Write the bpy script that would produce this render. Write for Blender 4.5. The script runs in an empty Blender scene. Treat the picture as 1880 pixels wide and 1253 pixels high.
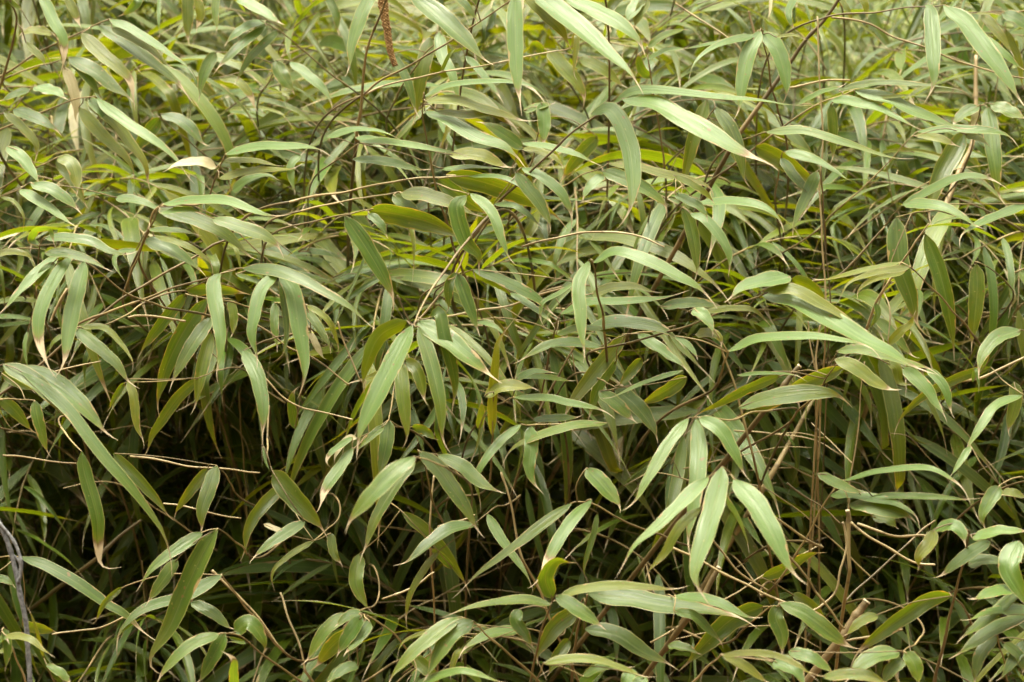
import bpy, math, random
from mathutils import Vector, Matrix, noise
random.seed(7)
R = random.Random(11)
C = bpy.context.scene.collection
SC = bpy.context.scene
rad = math.radians

# ------------------------------------------------------------------ camera
CAM = Vector((0, 0, 1.7)); PITCH = rad(-18); LENS = 85.0
FWD = Vector((0, math.cos(PITCH), math.sin(PITCH)))
UP = Vector((0, -math.sin(PITCH), math.cos(PITCH)))
RIGHT = Vector((1, 0, 0))
K = 36.0 / LENS / 1880.0
def at(x, y, d):
    return CAM + d * (FWD + RIGHT * ((x - 940) * K) - UP * ((y - 626.5) * K))
cam = bpy.data.cameras.new("camera"); cam.lens = LENS; cam.sensor_width = 36
cam.clip_start = 0.05; cam.clip_end = 2000
cam.dof.use_dof = True; cam.dof.focus_distance = 2.58; cam.dof.aperture_fstop = 8.0
co = bpy.data.objects.new("camera", cam); C.objects.link(co)
co.location = CAM; co.rotation_euler = (rad(90) + PITCH, 0, 0)
SC.camera = co

# ------------------------------------------------------------------ materials
def new_mat(name):
    m = bpy.data.materials.new(name); m.use_nodes = True
    nt = m.node_tree; nt.nodes.clear()
    return m, nt
def N(nt, kind, **kw):
    n = nt.nodes.new(kind)
    for k, v in kw.items(): setattr(n, k, v)
    return n
class G:
    def __init__(s, nt): s.nt = nt
    def put(s, sock, v):
        if hasattr(v, 'is_output') or isinstance(v, bpy.types.NodeSocket): s.nt.links.new(v, sock)
        elif isinstance(v, tuple) and len(v) == 3 and sock.type == 'RGBA': sock.default_value = (*v, 1)
        else: sock.default_value = v
    def m(s, op, a, b=None, c=None):
        n = N(s.nt, 'ShaderNodeMath', operation=op); s.put(n.inputs[0], a)
        if b is not None: s.put(n.inputs[1], b)
        if c is not None: s.put(n.inputs[2], c)
        return n.outputs[0]
    def ss(s, v, lo, hi, a=0.0, b=1.0):
        n = N(s.nt, 'ShaderNodeMapRange', interpolation_type='SMOOTHSTEP')
        for i, q in enumerate((v, lo, hi, a, b)): s.put(n.inputs[i], q)
        return n.outputs[0]
    def mix(s, f, a, b, bt='MIX'):
        n = N(s.nt, 'ShaderNodeMix', data_type='RGBA', blend_type=bt)
        s.put(n.inputs[0], f); s.put(n.inputs[6], a); s.put(n.inputs[7], b)
        return n.outputs[2]
    def noise(s, vec, scale, detail=2.0, rough=.5):
        n = N(s.nt, 'ShaderNodeTexNoise'); s.put(n.inputs['Vector'], vec)
        n.inputs['Scale'].default_value = scale; n.inputs['Detail'].default_value = detail
        n.inputs['Roughness'].default_value = rough
        return n.outputs[0]
    def xyz(s, x, y, z):
        n = N(s.nt, 'ShaderNodeCombineXYZ')
        for i, q in enumerate((x, y, z)): s.put(n.inputs[i], q)
        return n.outputs[0]

def leaf_material():
    m, nt = new_mat("bamboo_leaf"); g = G(nt)
    uv = N(nt, 'ShaderNodeUVMap'); sep = N(nt, 'ShaderNodeSeparateXYZ'); nt.links.new(uv.outputs[0], sep.inputs[0])
    u, v = sep.outputs[0], sep.outputs[1]
    oi = N(nt, 'ShaderNodeObjectInfo'); rnd = oi.outputs['Random']
    cs = N(nt, 'ShaderNodeSeparateColor'); nt.links.new(oi.outputs['Color'], cs.inputs[0])
    yel, tip, val, dry = cs.outputs[0], cs.outputs[1], cs.outputs[2], oi.outputs['Alpha']
    seed = g.m('MULTIPLY', rnd, 60.0)
    edge = g.m('ABSOLUTE', g.m('MULTIPLY_ADD', u, 2.0, -1.0))
    streak = g.noise(g.xyz(g.m('MULTIPLY', u, 10.0), g.m('MULTIPLY', v, 1.4), seed), 1.0, 3.0, .6)
    vein = g.noise(g.xyz(g.m('MULTIPLY', u, 42.0), g.m('MULTIPLY', v, .8), seed), 1.0, 1.0)
    blotch = g.noise(g.xyz(g.m('MULTIPLY', u, 2.0), g.m('MULTIPLY', v, 7.0), seed), 1.0, 4.0, .6)
    spot = g.noise(g.xyz(g.m('MULTIPLY', u, 7.0), g.m('MULTIPLY', v, 46.0), seed), 1.0, 1.0)
    f = g.m('ADD', yel, g.m('MULTIPLY_ADD', blotch, .7, -.35))
    f = g.m('ADD', f, g.m('MULTIPLY_ADD', g.ss(v, .45, 1.0), .28, -.04))
    f = g.ss(f, 0.0, 1.0)
    base = g.mix(f, (0.053, 0.102, 0.007), (0.138, 0.142, 0.003))
    amt = g.m('MULTIPLY', g.m('MULTIPLY_ADD', streak, 1.1, .45), g.m('MULTIPLY_ADD', vein, .36, .82))
    amt = g.m('MULTIPLY', amt, g.m('MULTIPLY_ADD', val, .8, .6))
    base = g.mix(1.0, base, g.xyz(amt, amt, amt), 'MULTIPLY')
    base = g.mix(g.m('MULTIPLY', g.ss(val, .6, .95), .42), base, (0.115, 0.182, 0.058))   # waxy bloom
    rib = g.ss(edge, .03, .075, 1.0, 0.0)
    base = g.mix(g.m('MULTIPLY', rib, .26), base, (0.20, 0.22, 0.085))
    base = g.mix(g.ss(edge, .87, .985, 0, .62), base, (0.30, 0.27, 0.10))
    base = g.mix(g.ss(spot, .74, .80, 0, .55), base, (0.34, 0.28, 0.14))
    # dried tips, with a brown rim where the dead part starts
    vv = g.m('ADD', v, g.m('ADD', g.m('MULTIPLY_ADD', streak, .16, -.08), g.m('MULTIPLY', edge, .03)))
    t0 = g.m('SUBTRACT', .89, g.m('MULTIPLY', tip, .4))
    ty = g.ss(g.m('SUBTRACT', vv, t0), -.09, .0)
    tb = g.ss(g.m('SUBTRACT', vv, t0), -.02, .012)
    tp = g.ss(g.m('SUBTRACT', vv, t0), .005, .05)
    base = g.mix(g.m('MULTIPLY', ty, .25), base, (0.24, 0.21, 0.05))
    base = g.mix(tb, base, (0.20, 0.125, 0.055))
    base = g.mix(tp, base, (0.60, 0.48, 0.31))
    base = g.mix(g.m('MULTIPLY', dry, g.ss(blotch, .25, .6, .75, 1.0)), base,
                 g.mix(streak, (0.42, 0.34, 0.16), (0.62, 0.56, 0.38)))
    # brown scorch eating in from the margins of some leaves, and a few bitten spots
    mar = g.noise(g.xyz(g.m('MULTIPLY', u, 1.2), g.m('MULTIPLY', v, 5.0), g.m('ADD', seed, 7.0)), 1.0, 3.0, .6)
    sc_ = g.ss(g.m('ADD', g.m('MULTIPLY', edge, .55), g.m('ADD', mar, g.m('MULTIPLY', v, .12))), 1.12, 1.2, 0, .85)
    base = g.mix(sc_, base, (0.30, 0.20, 0.09))
    pit = g.noise(g.xyz(g.m('MULTIPLY', u, 5.0), g.m('MULTIPLY', v, 24.0), g.m('ADD', seed, 3.0)), 1.0, .0)
    base = g.mix(g.ss(pit, .80, .83, 0, .8), base, (0.16, 0.09, 0.035))
    geo = N(nt, 'ShaderNodeNewGeometry')
    back = g.mix(.42, base, (0.092, 0.134, 0.010))
    col = g.mix(geo.outputs['Backfacing'], base, back)
    p = N(nt, 'ShaderNodeBsdfPrincipled'); g.put(p.inputs['Base Color'], col)
    g.put(p.inputs['Roughness'], g.m('MULTIPLY_ADD', streak, .20, .22)); g.put(p.inputs['Specular IOR Level'], g.m('MULTIPLY_ADD', geo.outputs['Backfacing'], -.46, .58))
    hgt = g.m('ADD', g.m('MULTIPLY', vein, 1.0), g.m('MULTIPLY', streak, .8))
    b = N(nt, 'ShaderNodeBump'); b.inputs['Strength'].default_value = .5; b.inputs['Distance'].default_value = .0016
    g.put(b.inputs['Height'], hgt); nt.links.new(b.outputs[0], p.inputs['Normal'])
    tr = N(nt, 'ShaderNodeBsdfTranslucent')
    tcol = g.mix(1.0, col, (2.75, 2.2, .34), 'MULTIPLY')
    tcol = g.mix(g.m('MAXIMUM', tb, dry), tcol, g.mix(1.0, col, (.95, .85, .62), 'MULTIPLY'))
    g.put(tr.inputs['Color'], tcol)
    mx = N(nt, 'ShaderNodeMixShader'); mx.inputs[0].default_value = .34
    nt.links.new(p.outputs[0], mx.inputs[1]); nt.links.new(tr.outputs[0], mx.inputs[2])
    out = N(nt, 'ShaderNodeOutputMaterial'); nt.links.new(mx.outputs[0], out.inputs[0])
    return m

def stalk_material(name, c1, c2, c3, rough=.55):
    # v of the uv map counts metres along the stalk; u goes round it
    m, nt = new_mat(name); g = G(nt)
    uv = N(nt, 'ShaderNodeUVMap'); sep = N(nt, 'ShaderNodeSeparateXYZ'); nt.links.new(uv.outputs[0], sep.inputs[0])
    oi = N(nt, 'ShaderNodeObjectInfo'); seed = g.m('MULTIPLY', oi.outputs['Random'], 40.0)
    v = sep.outputs[1]
    n1 = g.noise(g.xyz(g.m('MULTIPLY', sep.outputs[0], 3.0), g.m('MULTIPLY', v, 22.0), seed), 1.0, 4.0, .6)
    n2 = g.noise(g.xyz(g.m('MULTIPLY', sep.outputs[0], 12.0), g.m('MULTIPLY', v, 60.0), seed), 1.0, 3.0, .6)
    seg = g.noise(g.xyz(0.0, g.m('FLOOR', g.m('MULTIPLY', v, 14.0)), seed), 3.7, 0.0)
    col = g.mix(g.ss(g.m('ADD', n1, g.m('MULTIPLY', oi.outputs['Random'], .25)), .38, .8), c1, c2)
    col = g.mix(g.ss(seg, .56, .60, 0, .85), col, c3)
    col = g.mix(g.ss(n2, .6, .75, 0, .5), col, (0.10, 0.065, 0.03))
    node = g.m('ABSOLUTE', g.m('SUBTRACT', g.m('FRACT', g.m('MULTIPLY', v, 14.0)), .5))
    col = g.mix(g.ss(node, .46, .49, 0, .5), col, (0.07, 0.04, 0.018))
    p = N(nt, 'ShaderNodeBsdfPrincipled'); g.put(p.inputs['Base Color'], col); p.inputs['Roughness'].default_value = rough
    b = N(nt, 'ShaderNodeBump'); b.inputs['Strength'].default_value = .3; b.inputs['Distance'].default_value = .001
    g.put(b.inputs['Height'], n2); nt.links.new(b.outputs[0], p.inputs['Normal'])
    out = N(nt, 'ShaderNodeOutputMaterial'); nt.links.new(p.outputs[0], out.inputs[0])
    return m

def ground_material():
    m, nt = new_mat("ground_soil"); g = G(nt)
    tc = N(nt, 'ShaderNodeTexCoord'); P = tc.outputs['Object']
    a = g.noise(P, 3.0, 6.0, .65); b_ = g.noise(P, 40.0, 5.0, .7)
    soil = g.mix(b_, (0.065, 0.038, 0.010), (0.16, 0.095, 0.034))
    lawn = g.mix(b_, (0.06, 0.085, 0.022), (0.19, 0.20, 0.06))
    sep = N(nt, 'ShaderNodeSeparateXYZ'); nt.links.new(P, sep.inputs[0])
    k = g.ss(g.m('ADD', g.m('ADD', sep.outputs[1], g.ss(sep.outputs[0], .4, 1.0, 0.0, 1.7)), g.m('MULTIPLY', a, .8)), 6.4, 6.9)
    col = g.mix(k, soil, lawn)
    p = N(nt, 'ShaderNodeBsdfPrincipled'); g.put(p.inputs['Base Color'], col); p.inputs['Roughness'].default_value = .9
    bp = N(nt, 'ShaderNodeBump'); bp.inputs['Strength'].default_value = .6; bp.inputs['Distance'].default_value = .02
    g.put(bp.inputs['Height'], b_); nt.links.new(bp.outputs[0], p.inputs['Normal'])
    out = N(nt, 'ShaderNodeOutputMaterial'); nt.links.new(p.outputs[0], out.inputs[0])
    return m

def simple_material(name, c1, c2, scale, rough=.7):
    m, nt = new_mat(name); g = G(nt)
    tc = N(nt, 'ShaderNodeTexCoord')
    n = g.noise(tc.outputs['Object'], scale, 4.0, .6)
    p = N(nt, 'ShaderNodeBsdfPrincipled'); g.put(p.inputs['Base Color'], g.mix(g.ss(n, .3, .7), c1, c2)); p.inputs['Roughness'].default_value = rough
    b = N(nt, 'ShaderNodeBump'); b.inputs['Strength'].default_value = .5; b.inputs['Distance'].default_value = .001
    g.put(b.inputs['Height'], n); nt.links.new(b.outputs[0], p.inputs['Normal'])
    out = N(nt, 'ShaderNodeOutputMaterial'); nt.links.new(p.outputs[0], out.inputs[0])
    return m

M_LEAF = leaf_material()
M_TWIG = stalk_material("twig_brown", (0.095, 0.060, 0.020), (0.185, 0.130, 0.044), (0.29, 0.215, 0.09))
M_PALE = stalk_material("stalk_pale", (0.19, 0.128, 0.05), (0.34, 0.255, 0.125), (0.44, 0.35, 0.20), .6)
M_CULM = stalk_material("culm_olive", (0.060, 0.042, 0.012), (0.12, 0.080, 0.027), (0.19, 0.13, 0.058))
M_GREY = simple_material("vine_bark", (0.05, 0.048, 0.05), (0.20, 0.195, 0.20), 260.0)
M_SEED = simple_material("seed_husk", (0.19, 0.095, 0.028), (0.40, 0.24, 0.09), 300.0)
M_CUT = simple_material("cut_pith", (0.46, 0.36, 0.22), (0.62, 0.53, 0.38), 300.0)
M_LITTER = simple_material("litter", (0.075, 0.042, 0.014), (0.20, 0.125, 0.052), 30.0)
M_GRASS = simple_material("grass_blade", (0.09, 0.13, 0.03), (0.20, 0.23, 0.06), 3.0)
M_GROUND = ground_material()

# ------------------------------------------------------------------ mesh helpers
def make_mesh(name, verts, faces, mat, uvs=None, smooth=True):
    me = bpy.data.meshes.new(name); me.from_pydata(verts, [], faces)
    if uvs is not None:
        l = me.uv_layers.new(name="UVMap")
        idx = [0] * len(me.loops); me.loops.foreach_get('vertex_index', idx)
        flat = []
        for i in idx: flat += uvs[i]
        l.data.foreach_set('uv', flat)
    for mm in (mat if isinstance(mat, (list, tuple)) else [mat]): me.materials.append(mm)
    if smooth: me.polygons.foreach_set('use_smooth', [True] * len(me.polygons))
    me.update(); return me

def link(name, me, parent=None, loc=(0, 0, 0)):
    o = bpy.data.objects.new(name, me); C.objects.link(o); o.location = loc
    if parent: o.parent = parent
    return o

def tag(o, label, cat, group=None, kind=None):
    if label: o['label'] = label
    if cat: o['category'] = cat
    if group: o['group'] = group
    if kind: o['kind'] = kind
    return o

def catmull(pts, n):
    """n+1 points evenly spaced along a smooth curve through pts"""
    if len(pts) == 2: pts = [pts[0], pts[0].lerp(pts[1], .5), pts[1]]
    P = [pts[0] * 2 - pts[1]] + list(pts) + [pts[-1] * 2 - pts[-2]]
    dense = []
    for i in range(1, len(P) - 2):
        for k in range(12):
            t = k / 12; a, b, c, d = P[i - 1], P[i], P[i + 1], P[i + 2]
            dense.append(.5 * ((2 * b) + (c - a) * t + (2 * a - 5 * b + 4 * c - d) * t * t + (3 * b - a - 3 * c + d) * t ** 3))
    dense.append(pts[-1])
    acc = [0]
    for a, b in zip(dense, dense[1:]): acc.append(acc[-1] + (b - a).length)
    L = acc[-1]; out = []; j = 0
    for k in range(n + 1):
        s = L * k / n
        while j < len(acc) - 2 and acc[j + 1] < s: j += 1
        t = (s - acc[j]) / max(1e-9, acc[j + 1] - acc[j])
        out.append(dense[j].lerp(dense[j + 1], min(1, max(0, t))))
    return out, L

PROF = [(0, .08), (.018, .13), (.045, .48), (.085, .77), (.15, .95), (.25, 1.0), (.42, .975), (.55, .885), (.66, .72), (.74, .52), (.80, .325), (.845, .17), (.88, .09), (.94, .055), (1, .012)]
def prof(t):
    for (a, x), (b, y) in zip(PROF, PROF[1:]):
        if t <= b:
            q = (t - a) / (b - a); return x + (y - x) * q
    return .02

def blade(name, pts, sides, W, fold=.16, n_across=6, rr=R, mat=None):
    """leaf blade along pts; sides = unit vector across at every point; returns mesh (local to pts[0])"""
    n = len(pts) - 1; V = []; F = []; UVs = []
    o = pts[0]; ph = rr.uniform(0, 9); wob = rr.uniform(.5, 1.6)
    for i, p in enumerate(pts):
        t = i / n
        tan = (pts[min(n, i + 1)] - pts[max(0, i - 1)]).normalized()
        s = sides[i]; nor = s.cross(tan).normalized()
        w = W * .5 * prof(t)
        for k in range(n_across + 1):
            u = k / n_across; a = 2 * u - 1
            wave = .05 * wob * W * math.sin(t * 17 + ph + 2.4 * a) * abs(a) ** 2 * prof(t)
            h = fold * w * (abs(a) ** 1.4 - .5) + wave * .6
            V.append(p - o + s * (a * w * (1 + .03 * math.sin(t * 31 + ph * 2 + a))) + nor * h)
            UVs.append((u, t))
    m = n_across + 1
    for i in range(n):
        for k in range(n_across):
            a = i * m + k
            F.append((a, a + 1, a + m + 1, a + m))
    return make_mesh(name, V, F, mat or M_LEAF, UVs)

def tube_data(V, F, U, path, r0, r1, sides=7, node=.07, swell=.28, ph=0.0, cap=True):
    b = len(V); n = len(path) - 1
    prev = None; acc = 0.0
    for i, p in enumerate(path):
        if i: acc += (p - path[i - 1]).length
        tan = (path[min(n, i + 1)] - path[max(0, i - 1)]).normalized()
        ref = prev if prev is not None else (Vector((0, 0, 1)) if abs(tan.z) < .9 else Vector((1, 0, 0)))
        x = (ref - tan * ref.dot(tan)).normalized(); y = tan.cross(x); prev = x
        r = r0 + (r1 - r0) * i / n
        q = ((acc + ph) / node) % 1.0
        q = min(q, 1 - q) * node
        r *= 1 + swell * math.exp(-(q / .0035) ** 2)
        for k in range(sides):
            a = 2 * math.pi * k / sides
            V.append(p + x * (r * math.cos(a)) + y * (r * math.sin(a))); U.append((k / sides, acc + ph))
    for i in range(n):
        for k in range(sides):
            a = b + i * sides + k; c = b + i * sides + (k + 1) % sides
            F.append((a, c, c + sides, a + sides))
    if cap:
        F.append(tuple(b + k for k in range(sides))[::-1]); F.append(tuple(b + n * sides + k for k in range(sides)))

def tube_mesh(name, path, r0, r1, mat, **kw):
    V, F, U = [], [], []
    tube_data(V, F, U, path, r0, r1, **kw)
    return make_mesh(name, V, F, mat, U)

# ------------------------------------------------------------------ traced stems in front
TILE = {'A': (0, 0), 'B': (620, 0), 'C': (1240, 0), 'D': (0, 413), 'E': (620, 413), 'F': (1240, 413), 'G': (0, 826), 'H': (620, 826), 'I': (1240, 826)}
KZ = 640 / 1878.0
def pix(tile, s):
    ox, oy = TILE[tile]
    return [(ox + float(a.split(',')[0]) * KZ, oy + float(a.split(',')[1]) * KZ) for a in s.split()]

def crooked(path, amp, rr):
    """slow bends along a stalk, a few times its thickness"""
    out = []; s = rr.uniform(0, 99); acc = 0
    for i, p in enumerate(path):
        if i: acc += (p - path[i - 1]).length
        e = min(1, i / 3, (len(path) - 1 - i) / 3) * amp
        out.append(p + e * Vector((noise.noise(Vector((acc * 22, s, 1))), noise.noise(Vector((acc * 22, s, 5))), noise.noise(Vector((acc * 22, s, 9))))))
    return out

def traced_leaf(parent, T, rr, pts2, wpx, code, d0):
    code = code or 'g'
    mid = sum(p[1] for p in pts2) / len(pts2)
    # length on screen to metres
    L = sum(math.hypot(b[0] - a[0], b[1] - a[1]) for a, b in zip(pts2, pts2[1:])) * K * d0
    horiz = abs(pts2[-1][0] - pts2[0][0]) / max(1, math.hypot(pts2[-1][0] - pts2[0][0], pts2[-1][1] - pts2[0][1]))
    end = (rr.uniform(-.62, -.34) if 'l' in code else rr.uniform(-.42, -.06)) * L
    bow = rr.uniform(.02, .10) * L
    pts = []; acc = 0; tot = L / (K * d0)
    for i, p in enumerate(pts2):
        if i: acc += math.hypot(p[0] - pts2[i - 1][0], p[1] - pts2[i - 1][1])
        s = acc / tot
        pts.append(at(p[0], p[1], d0 + end * s - bow * math.sin(math.pi * s)))
    n = 22
    path, _ = catmull(pts, n)
    curl = rad(rr.choice((-1, 1)) * rr.uniform(1, 13)); axis = (path[-1] - CAM).normalized()
    k0 = int(n * .84)
    seg = [path[i + 1] - path[i] for i in range(n)]
    for i in range(k0, n):
        path[i + 1] = path[i] + Matrix.Rotation(curl * (i - k0 + 1) * .8, 3, axis) @ seg[i]
    phi = rad(12 + 38 * horiz) + rad(rr.gauss(0, 6))
    if 'l' in code: phi = rad(30 + 30 * horiz)
    down = 'u' in code or 'k' in code
    if down: phi = -rad(10 + 22 * horiz)
    tw = rad(rr.gauss(0, 26))
    sides = []; ref_up = Vector((0, 0, 1))
    flip = 0
    for i, p in enumerate(path):
        tan = (path[min(n, i + 1)] - path[max(0, i - 1)]).normalized()
        v = (p - CAM).normalized()
        s0 = tan.cross(v).normalized()          # across the blade, in the picture plane
        nor = s0.cross(tan)                       # normal: towards or away from the camera
        if nor.dot(v) > 0: s0 = -s0; nor = -nor
        # roll so the upper face turns to the sky (phi>0)
        up_side = 1 if s0.z > 0 else -1
        if flip == 0: flip = up_side
        a = phi * flip * abs(s0.z) ** .3 + tw * (i / n - .3)
        # rotating s0 about tan
        s = s0 * math.cos(a) + (v - tan * v.dot(tan)).normalized() * math.sin(a)
        sides.append(s.normalized())
    ca = sum(abs(math.cos(phi * abs((path[i + 1] - path[i]).normalized().cross((path[i] - CAM).normalized()).normalized().z) ** .3)) for i in range(4, 16)) / 12
    W = min(wpx * K * d0 / max(.6, ca) * .83, .031)
    if 'u' in code: sides = [-s for s in sides]     # the pale underside is what shows
    me = blade("leaf", path, sides, W, fold=rr.uniform(.10, .30), rr=rr)
    o = link("leaf", me, parent, path[0] - T)
    yl = {'g': .22, 'l': .10, 'y': .62, 'k': .34, 'u': .38, 'd': .8}[code[0]]
    yl += rr.uniform(-.10, .12)
    o.color = (min(1, max(0, yl)), rr.choice((0, .02, .05, .08, .12, .2)) if 't' not in code else .5,
               rr.uniform(.72, .98) if 'l' in code else rr.uniform(.3, .65), 1.0 if 'd' in code else 0.0)
    return o

STEM_GROUP = 'leafy bamboo stems at the front of the thicket'
FRONT = []
def spray(tile, d, label, twig, leaves, r=1.6, mat=None, back=.10):
    """one bamboo stem: culm from the ground, a traced twig at its end and the twig's leaves"""
    rr = random.Random(label)
    tp = pix(tile, twig)
    n_t = len(tp)
    cum = [0]
    for a, b in zip(tp, tp[1:]): cum.append(cum[-1] + math.hypot(b[0] - a[0], b[1] - a[1]))
    dep = [d + back * (1 - c / cum[-1]) for c in cum]
    tw3 = [at(p[0], p[1], q) for p, q in zip(tp, dep)]
    path, L = catmull(tw3, max(8, int(cum[-1] / 7)))
    # the culm: from the inner end of the twig back and down to the soil
    P0 = path[0]; d0 = (path[0] - path[2]).normalized()
    root = Vector((P0.x + rr.uniform(-.12, .12), P0.y + rr.uniform(.45, .95), 0))
    c1 = P0 + Vector((d0.x * .16, abs(d0.y) * .10 + .06, max(-.16, min(.10, d0.z * .16))))
    c2 = root + Vector((rr.uniform(-.05, .05), rr.uniform(-.03, .08), max(.25, P0.z * .75)))
    cul = []
    for k in range(33):
        t = k / 32
        cul.append(root * (1 - t) ** 3 + c2 * (3 * t * (1 - t) ** 2) + c1 * (3 * t * t * (1 - t)) + P0 * t ** 3)
    e = bpy.data.objects.new("bamboo_plant", None); C.objects.link(e); e.location = root; e.empty_display_size = .05
    tag(e, label, 'bamboo', STEM_GROUP)
    rad_t = r * .00074
    link("culm", tube_mesh("culm", [p - root for p in cul], max(.0016, rad_t * 1.2), rad_t * 1.0, M_CULM, ph=rr.uniform(0, 1)), e)
    V, F, U = [], [], []
    T = P0
    tube_data(V, F, U, [p - T for p in crooked(path, .003, rr)], rad_t, rad_t * .55, ph=rr.uniform(0, 1), node=.055)
    to = None
    jobs = []
    for s in leaves:
        parts = s.split()
        code = 'g'
        if not (',' in parts[-1]) and parts[-1].isalpha(): code = parts.pop()
        w = float(parts.pop()) * KZ
        lp = pix(tile, ' '.join(parts))
        # nearest point of the twig in the picture
        best = min(range(len(path)), key=lambda i: (at(lp[0][0], lp[0][1], dep[-1]) - path[i]).length)
        q = path[best]; dq = (q - CAM).dot(FWD)
        dl = dq - .004 + rr.uniform(-.012, .012) + (.07 if 'k' in code else 0)
        B = at(lp[0][0], lp[0][1], dl)
        if (B - q).length > .002:
            dirn = (path[min(best + 1, len(path) - 1)] - path[max(best - 1, 0)]).normalized()
            m_ = q.lerp(B, .5) + dirn * min(.012, (B - q).length * .2)
            nx = at(lp[1][0], lp[1][1], dl)
            seg, _ = catmull([q, m_, B, B + (nx - B).normalized() * .004], 10)
            tube_data(V, F, U, [p - T for p in seg], rad_t * .5, .0006, sides=6, node=.03, swell=.15, ph=rr.uniform(0, 1))
        jobs.append((lp, w, code, dl))
    tme = make_mesh("twig", V, F, mat or M_TWIG, U)
    to = link("twig", tme, e, T - root)
    for lp, w, code, dl in jobs:
        traced_leaf(to, T, rr, lp, w, code, dl)
    FRONT.append(e)
    return e

# ---- top middle
spray('B', 2.62, 'upright brown bamboo stem forking twice with one broad leaf hanging beside it at the top', "100,760 118,600 124,520 150,330 200,150 270,-20",
  ["195,-60 130,80 75,260 65,420 92 l"], 2.6)
spray('B', 2.60, 'thin olive branch slanting up rightwards in front of the top middle leaves', "145,505 320,385 610,225 760,120 900,25 1000,-40",
  ["400,-30 560,100 680,210 825,370 125 g", "620,-40 700,40 760,130 50 g", "1000,-20 985,60 930,30 905,20 18 d"], 1.8)
spray('B', 2.64, 'slender tan branch running nearly level under the long hanging top leaf', "150,510 350,440 560,395 740,365 920,325 1230,270",
  ["560,385 600,300 650,250 25 g", "1260,250 1290,190 1265,440 40 y"], 1.5, M_PALE)
spray('B', 2.50, 'stem with one long straight leaf hanging down at the top edge', "880,-160 930,-90 958,-40",
  ["958,-40 955,150 965,400 985,560 997,625 108 l"])
spray('B', 2.52, 'stem arching in from the top with the longest slanting leaf and a yellow one', "1300,-160 1180,-100 1060,-40",
  ["1060,-40 1260,115 1430,265 1610,420 1695,465 132 l", "1005,-30 1110,70 1200,160 1262,280 82 y", "1230,-10 1430,80 1560,160 1685,290 92 l"])
spray('B', 2.95, 'stem with a pale and a bright yellow leaf side by side at the top', "1800,-120 1720,-60 1650,-20",
  ["1645,-20 1590,60 1545,140 85 l", "1665,-10 1620,90 1590,165 75 y", "1560,-60 1470,40 1440,180 70 k"])
spray('B', 2.74, 'upright twig with two narrow leaves swept right near the top', "1760,900 1720,640 1685,440 1668,300 1665,255",
  ["1668,258 1760,190 1900,150 45 g", "1672,320 1770,270 1900,262 36 l", "1690,420 1640,380 1620,300 1640,275 60 k", "1700,560 1580,560 1480,620 40 g"], 1.6)
spray('B', 2.55, 'upright brown twig with four leaves streaming to the right', "620,1320 590,1220 550,1080 510,920 480,760 462,600 465,500",
  ["468,520 600,460 800,440 1000,450 1110,510 1200,600 42 l", "472,545 620,540 800,590 960,640 1088,682 62 y", "530,600 700,620 830,608 905,660 970,715 52 y",
   "470,600 600,650 750,740 880,780 960,850 975,930 80 l"], 1.8)
spray('B', 2.85, 'blurred stem with dull blue green leaves hanging behind the upright twig', "300,560 420,360 560,190",
  ["548,170 560,290 620,420 670,610 80 l", "500,200 455,380 425,560 420,690 100 k", "300,290 380,450 430,650 60 g", "690,300 780,400 900,560 50 l"])
spray('B', 2.50, 'long dark twig rising right to a broad curved leaf and two pale ones', "760,1240 900,1050 1060,905 1250,730 1400,620 1540,540",
  ["1365,615 1470,590 1560,750 1592,950 1580,1110 1548,1250 124 l", "1480,560 1600,490 1820,497 2100,530 2320,548 2500,590 2612,640 62 l",
   "1530,535 1700,560 1880,650 2050,750 2200,830 2320,885 2370,930 112 l"], 2.2)
spray('B', 2.72, 'stem with a short pale leaf over a yellow one, left of the broad curved leaf', "900,1010 950,880 990,775",
  ["990,772 1130,790 1280,830 1380,880 1422,907 45 l", "990,800 1100,820 1180,860 1235,918 42 y", "1000,800 900,730 800,670 745,655 85 g"], 1.3)
spray('B', 2.56, 'stem with two leaves drooping steeply right from one node above the centre', "860,1120 940,980 985,905",
  ["960,930 1010,1000 1090,1100 1168,1255 88 g", "990,905 1100,955 1200,1040 1250,1130 1285,1228 68 l", "840,1100 950,1110 1040,1170 1110,1240 40 l"], 1.4)
spray('B', 2.49, 'stem with a blunt green leaf and a pale curled leaf hanging as a pair', "560,1000 640,1030 708,1045",
  ["695,1055 640,1120 690,1300 760,1380 742,1490 108 g", "715,1043 800,1110 850,1190 875,1270 905,1350 935,1448 72 l"], 1.3)
spray('B', 2.60, 'straight tan twig pointing right into two broad dark green leaves', "-260,1090 0,1040 180,1000 350,975 590,955",
  ["585,945 760,980 940,1040 1100,1110 1255,1212 125 k", "540,965 690,1080 820,1170 100 k", "700,950 900,960 1100,1060 1300,1080 1460,1140 35 l"], 1.9, M_PALE)
spray('B', 2.58, 'thin tan twig ending in a pair of yellowish leaves below the straight one', "-200,1140 0,1090 150,1065 330,1035",
  ["340,1040 480,1055 640,1110 785,1185 92 y", "300,1050 400,1130 510,1195 85 g"], 1.5, M_PALE)
spray('B', 2.52, 'stem with a long leaf falling left of the star beside a broad dark leaf', "-200,1210 0,1165 150,1132",
  ["170,1135 350,1165 530,1215 720,1310 130 k", "40,1165 150,1330 250,1500 335,1680 112 g", "165,1150 230,1210 270,1290 60 g"], 1.5)
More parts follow.
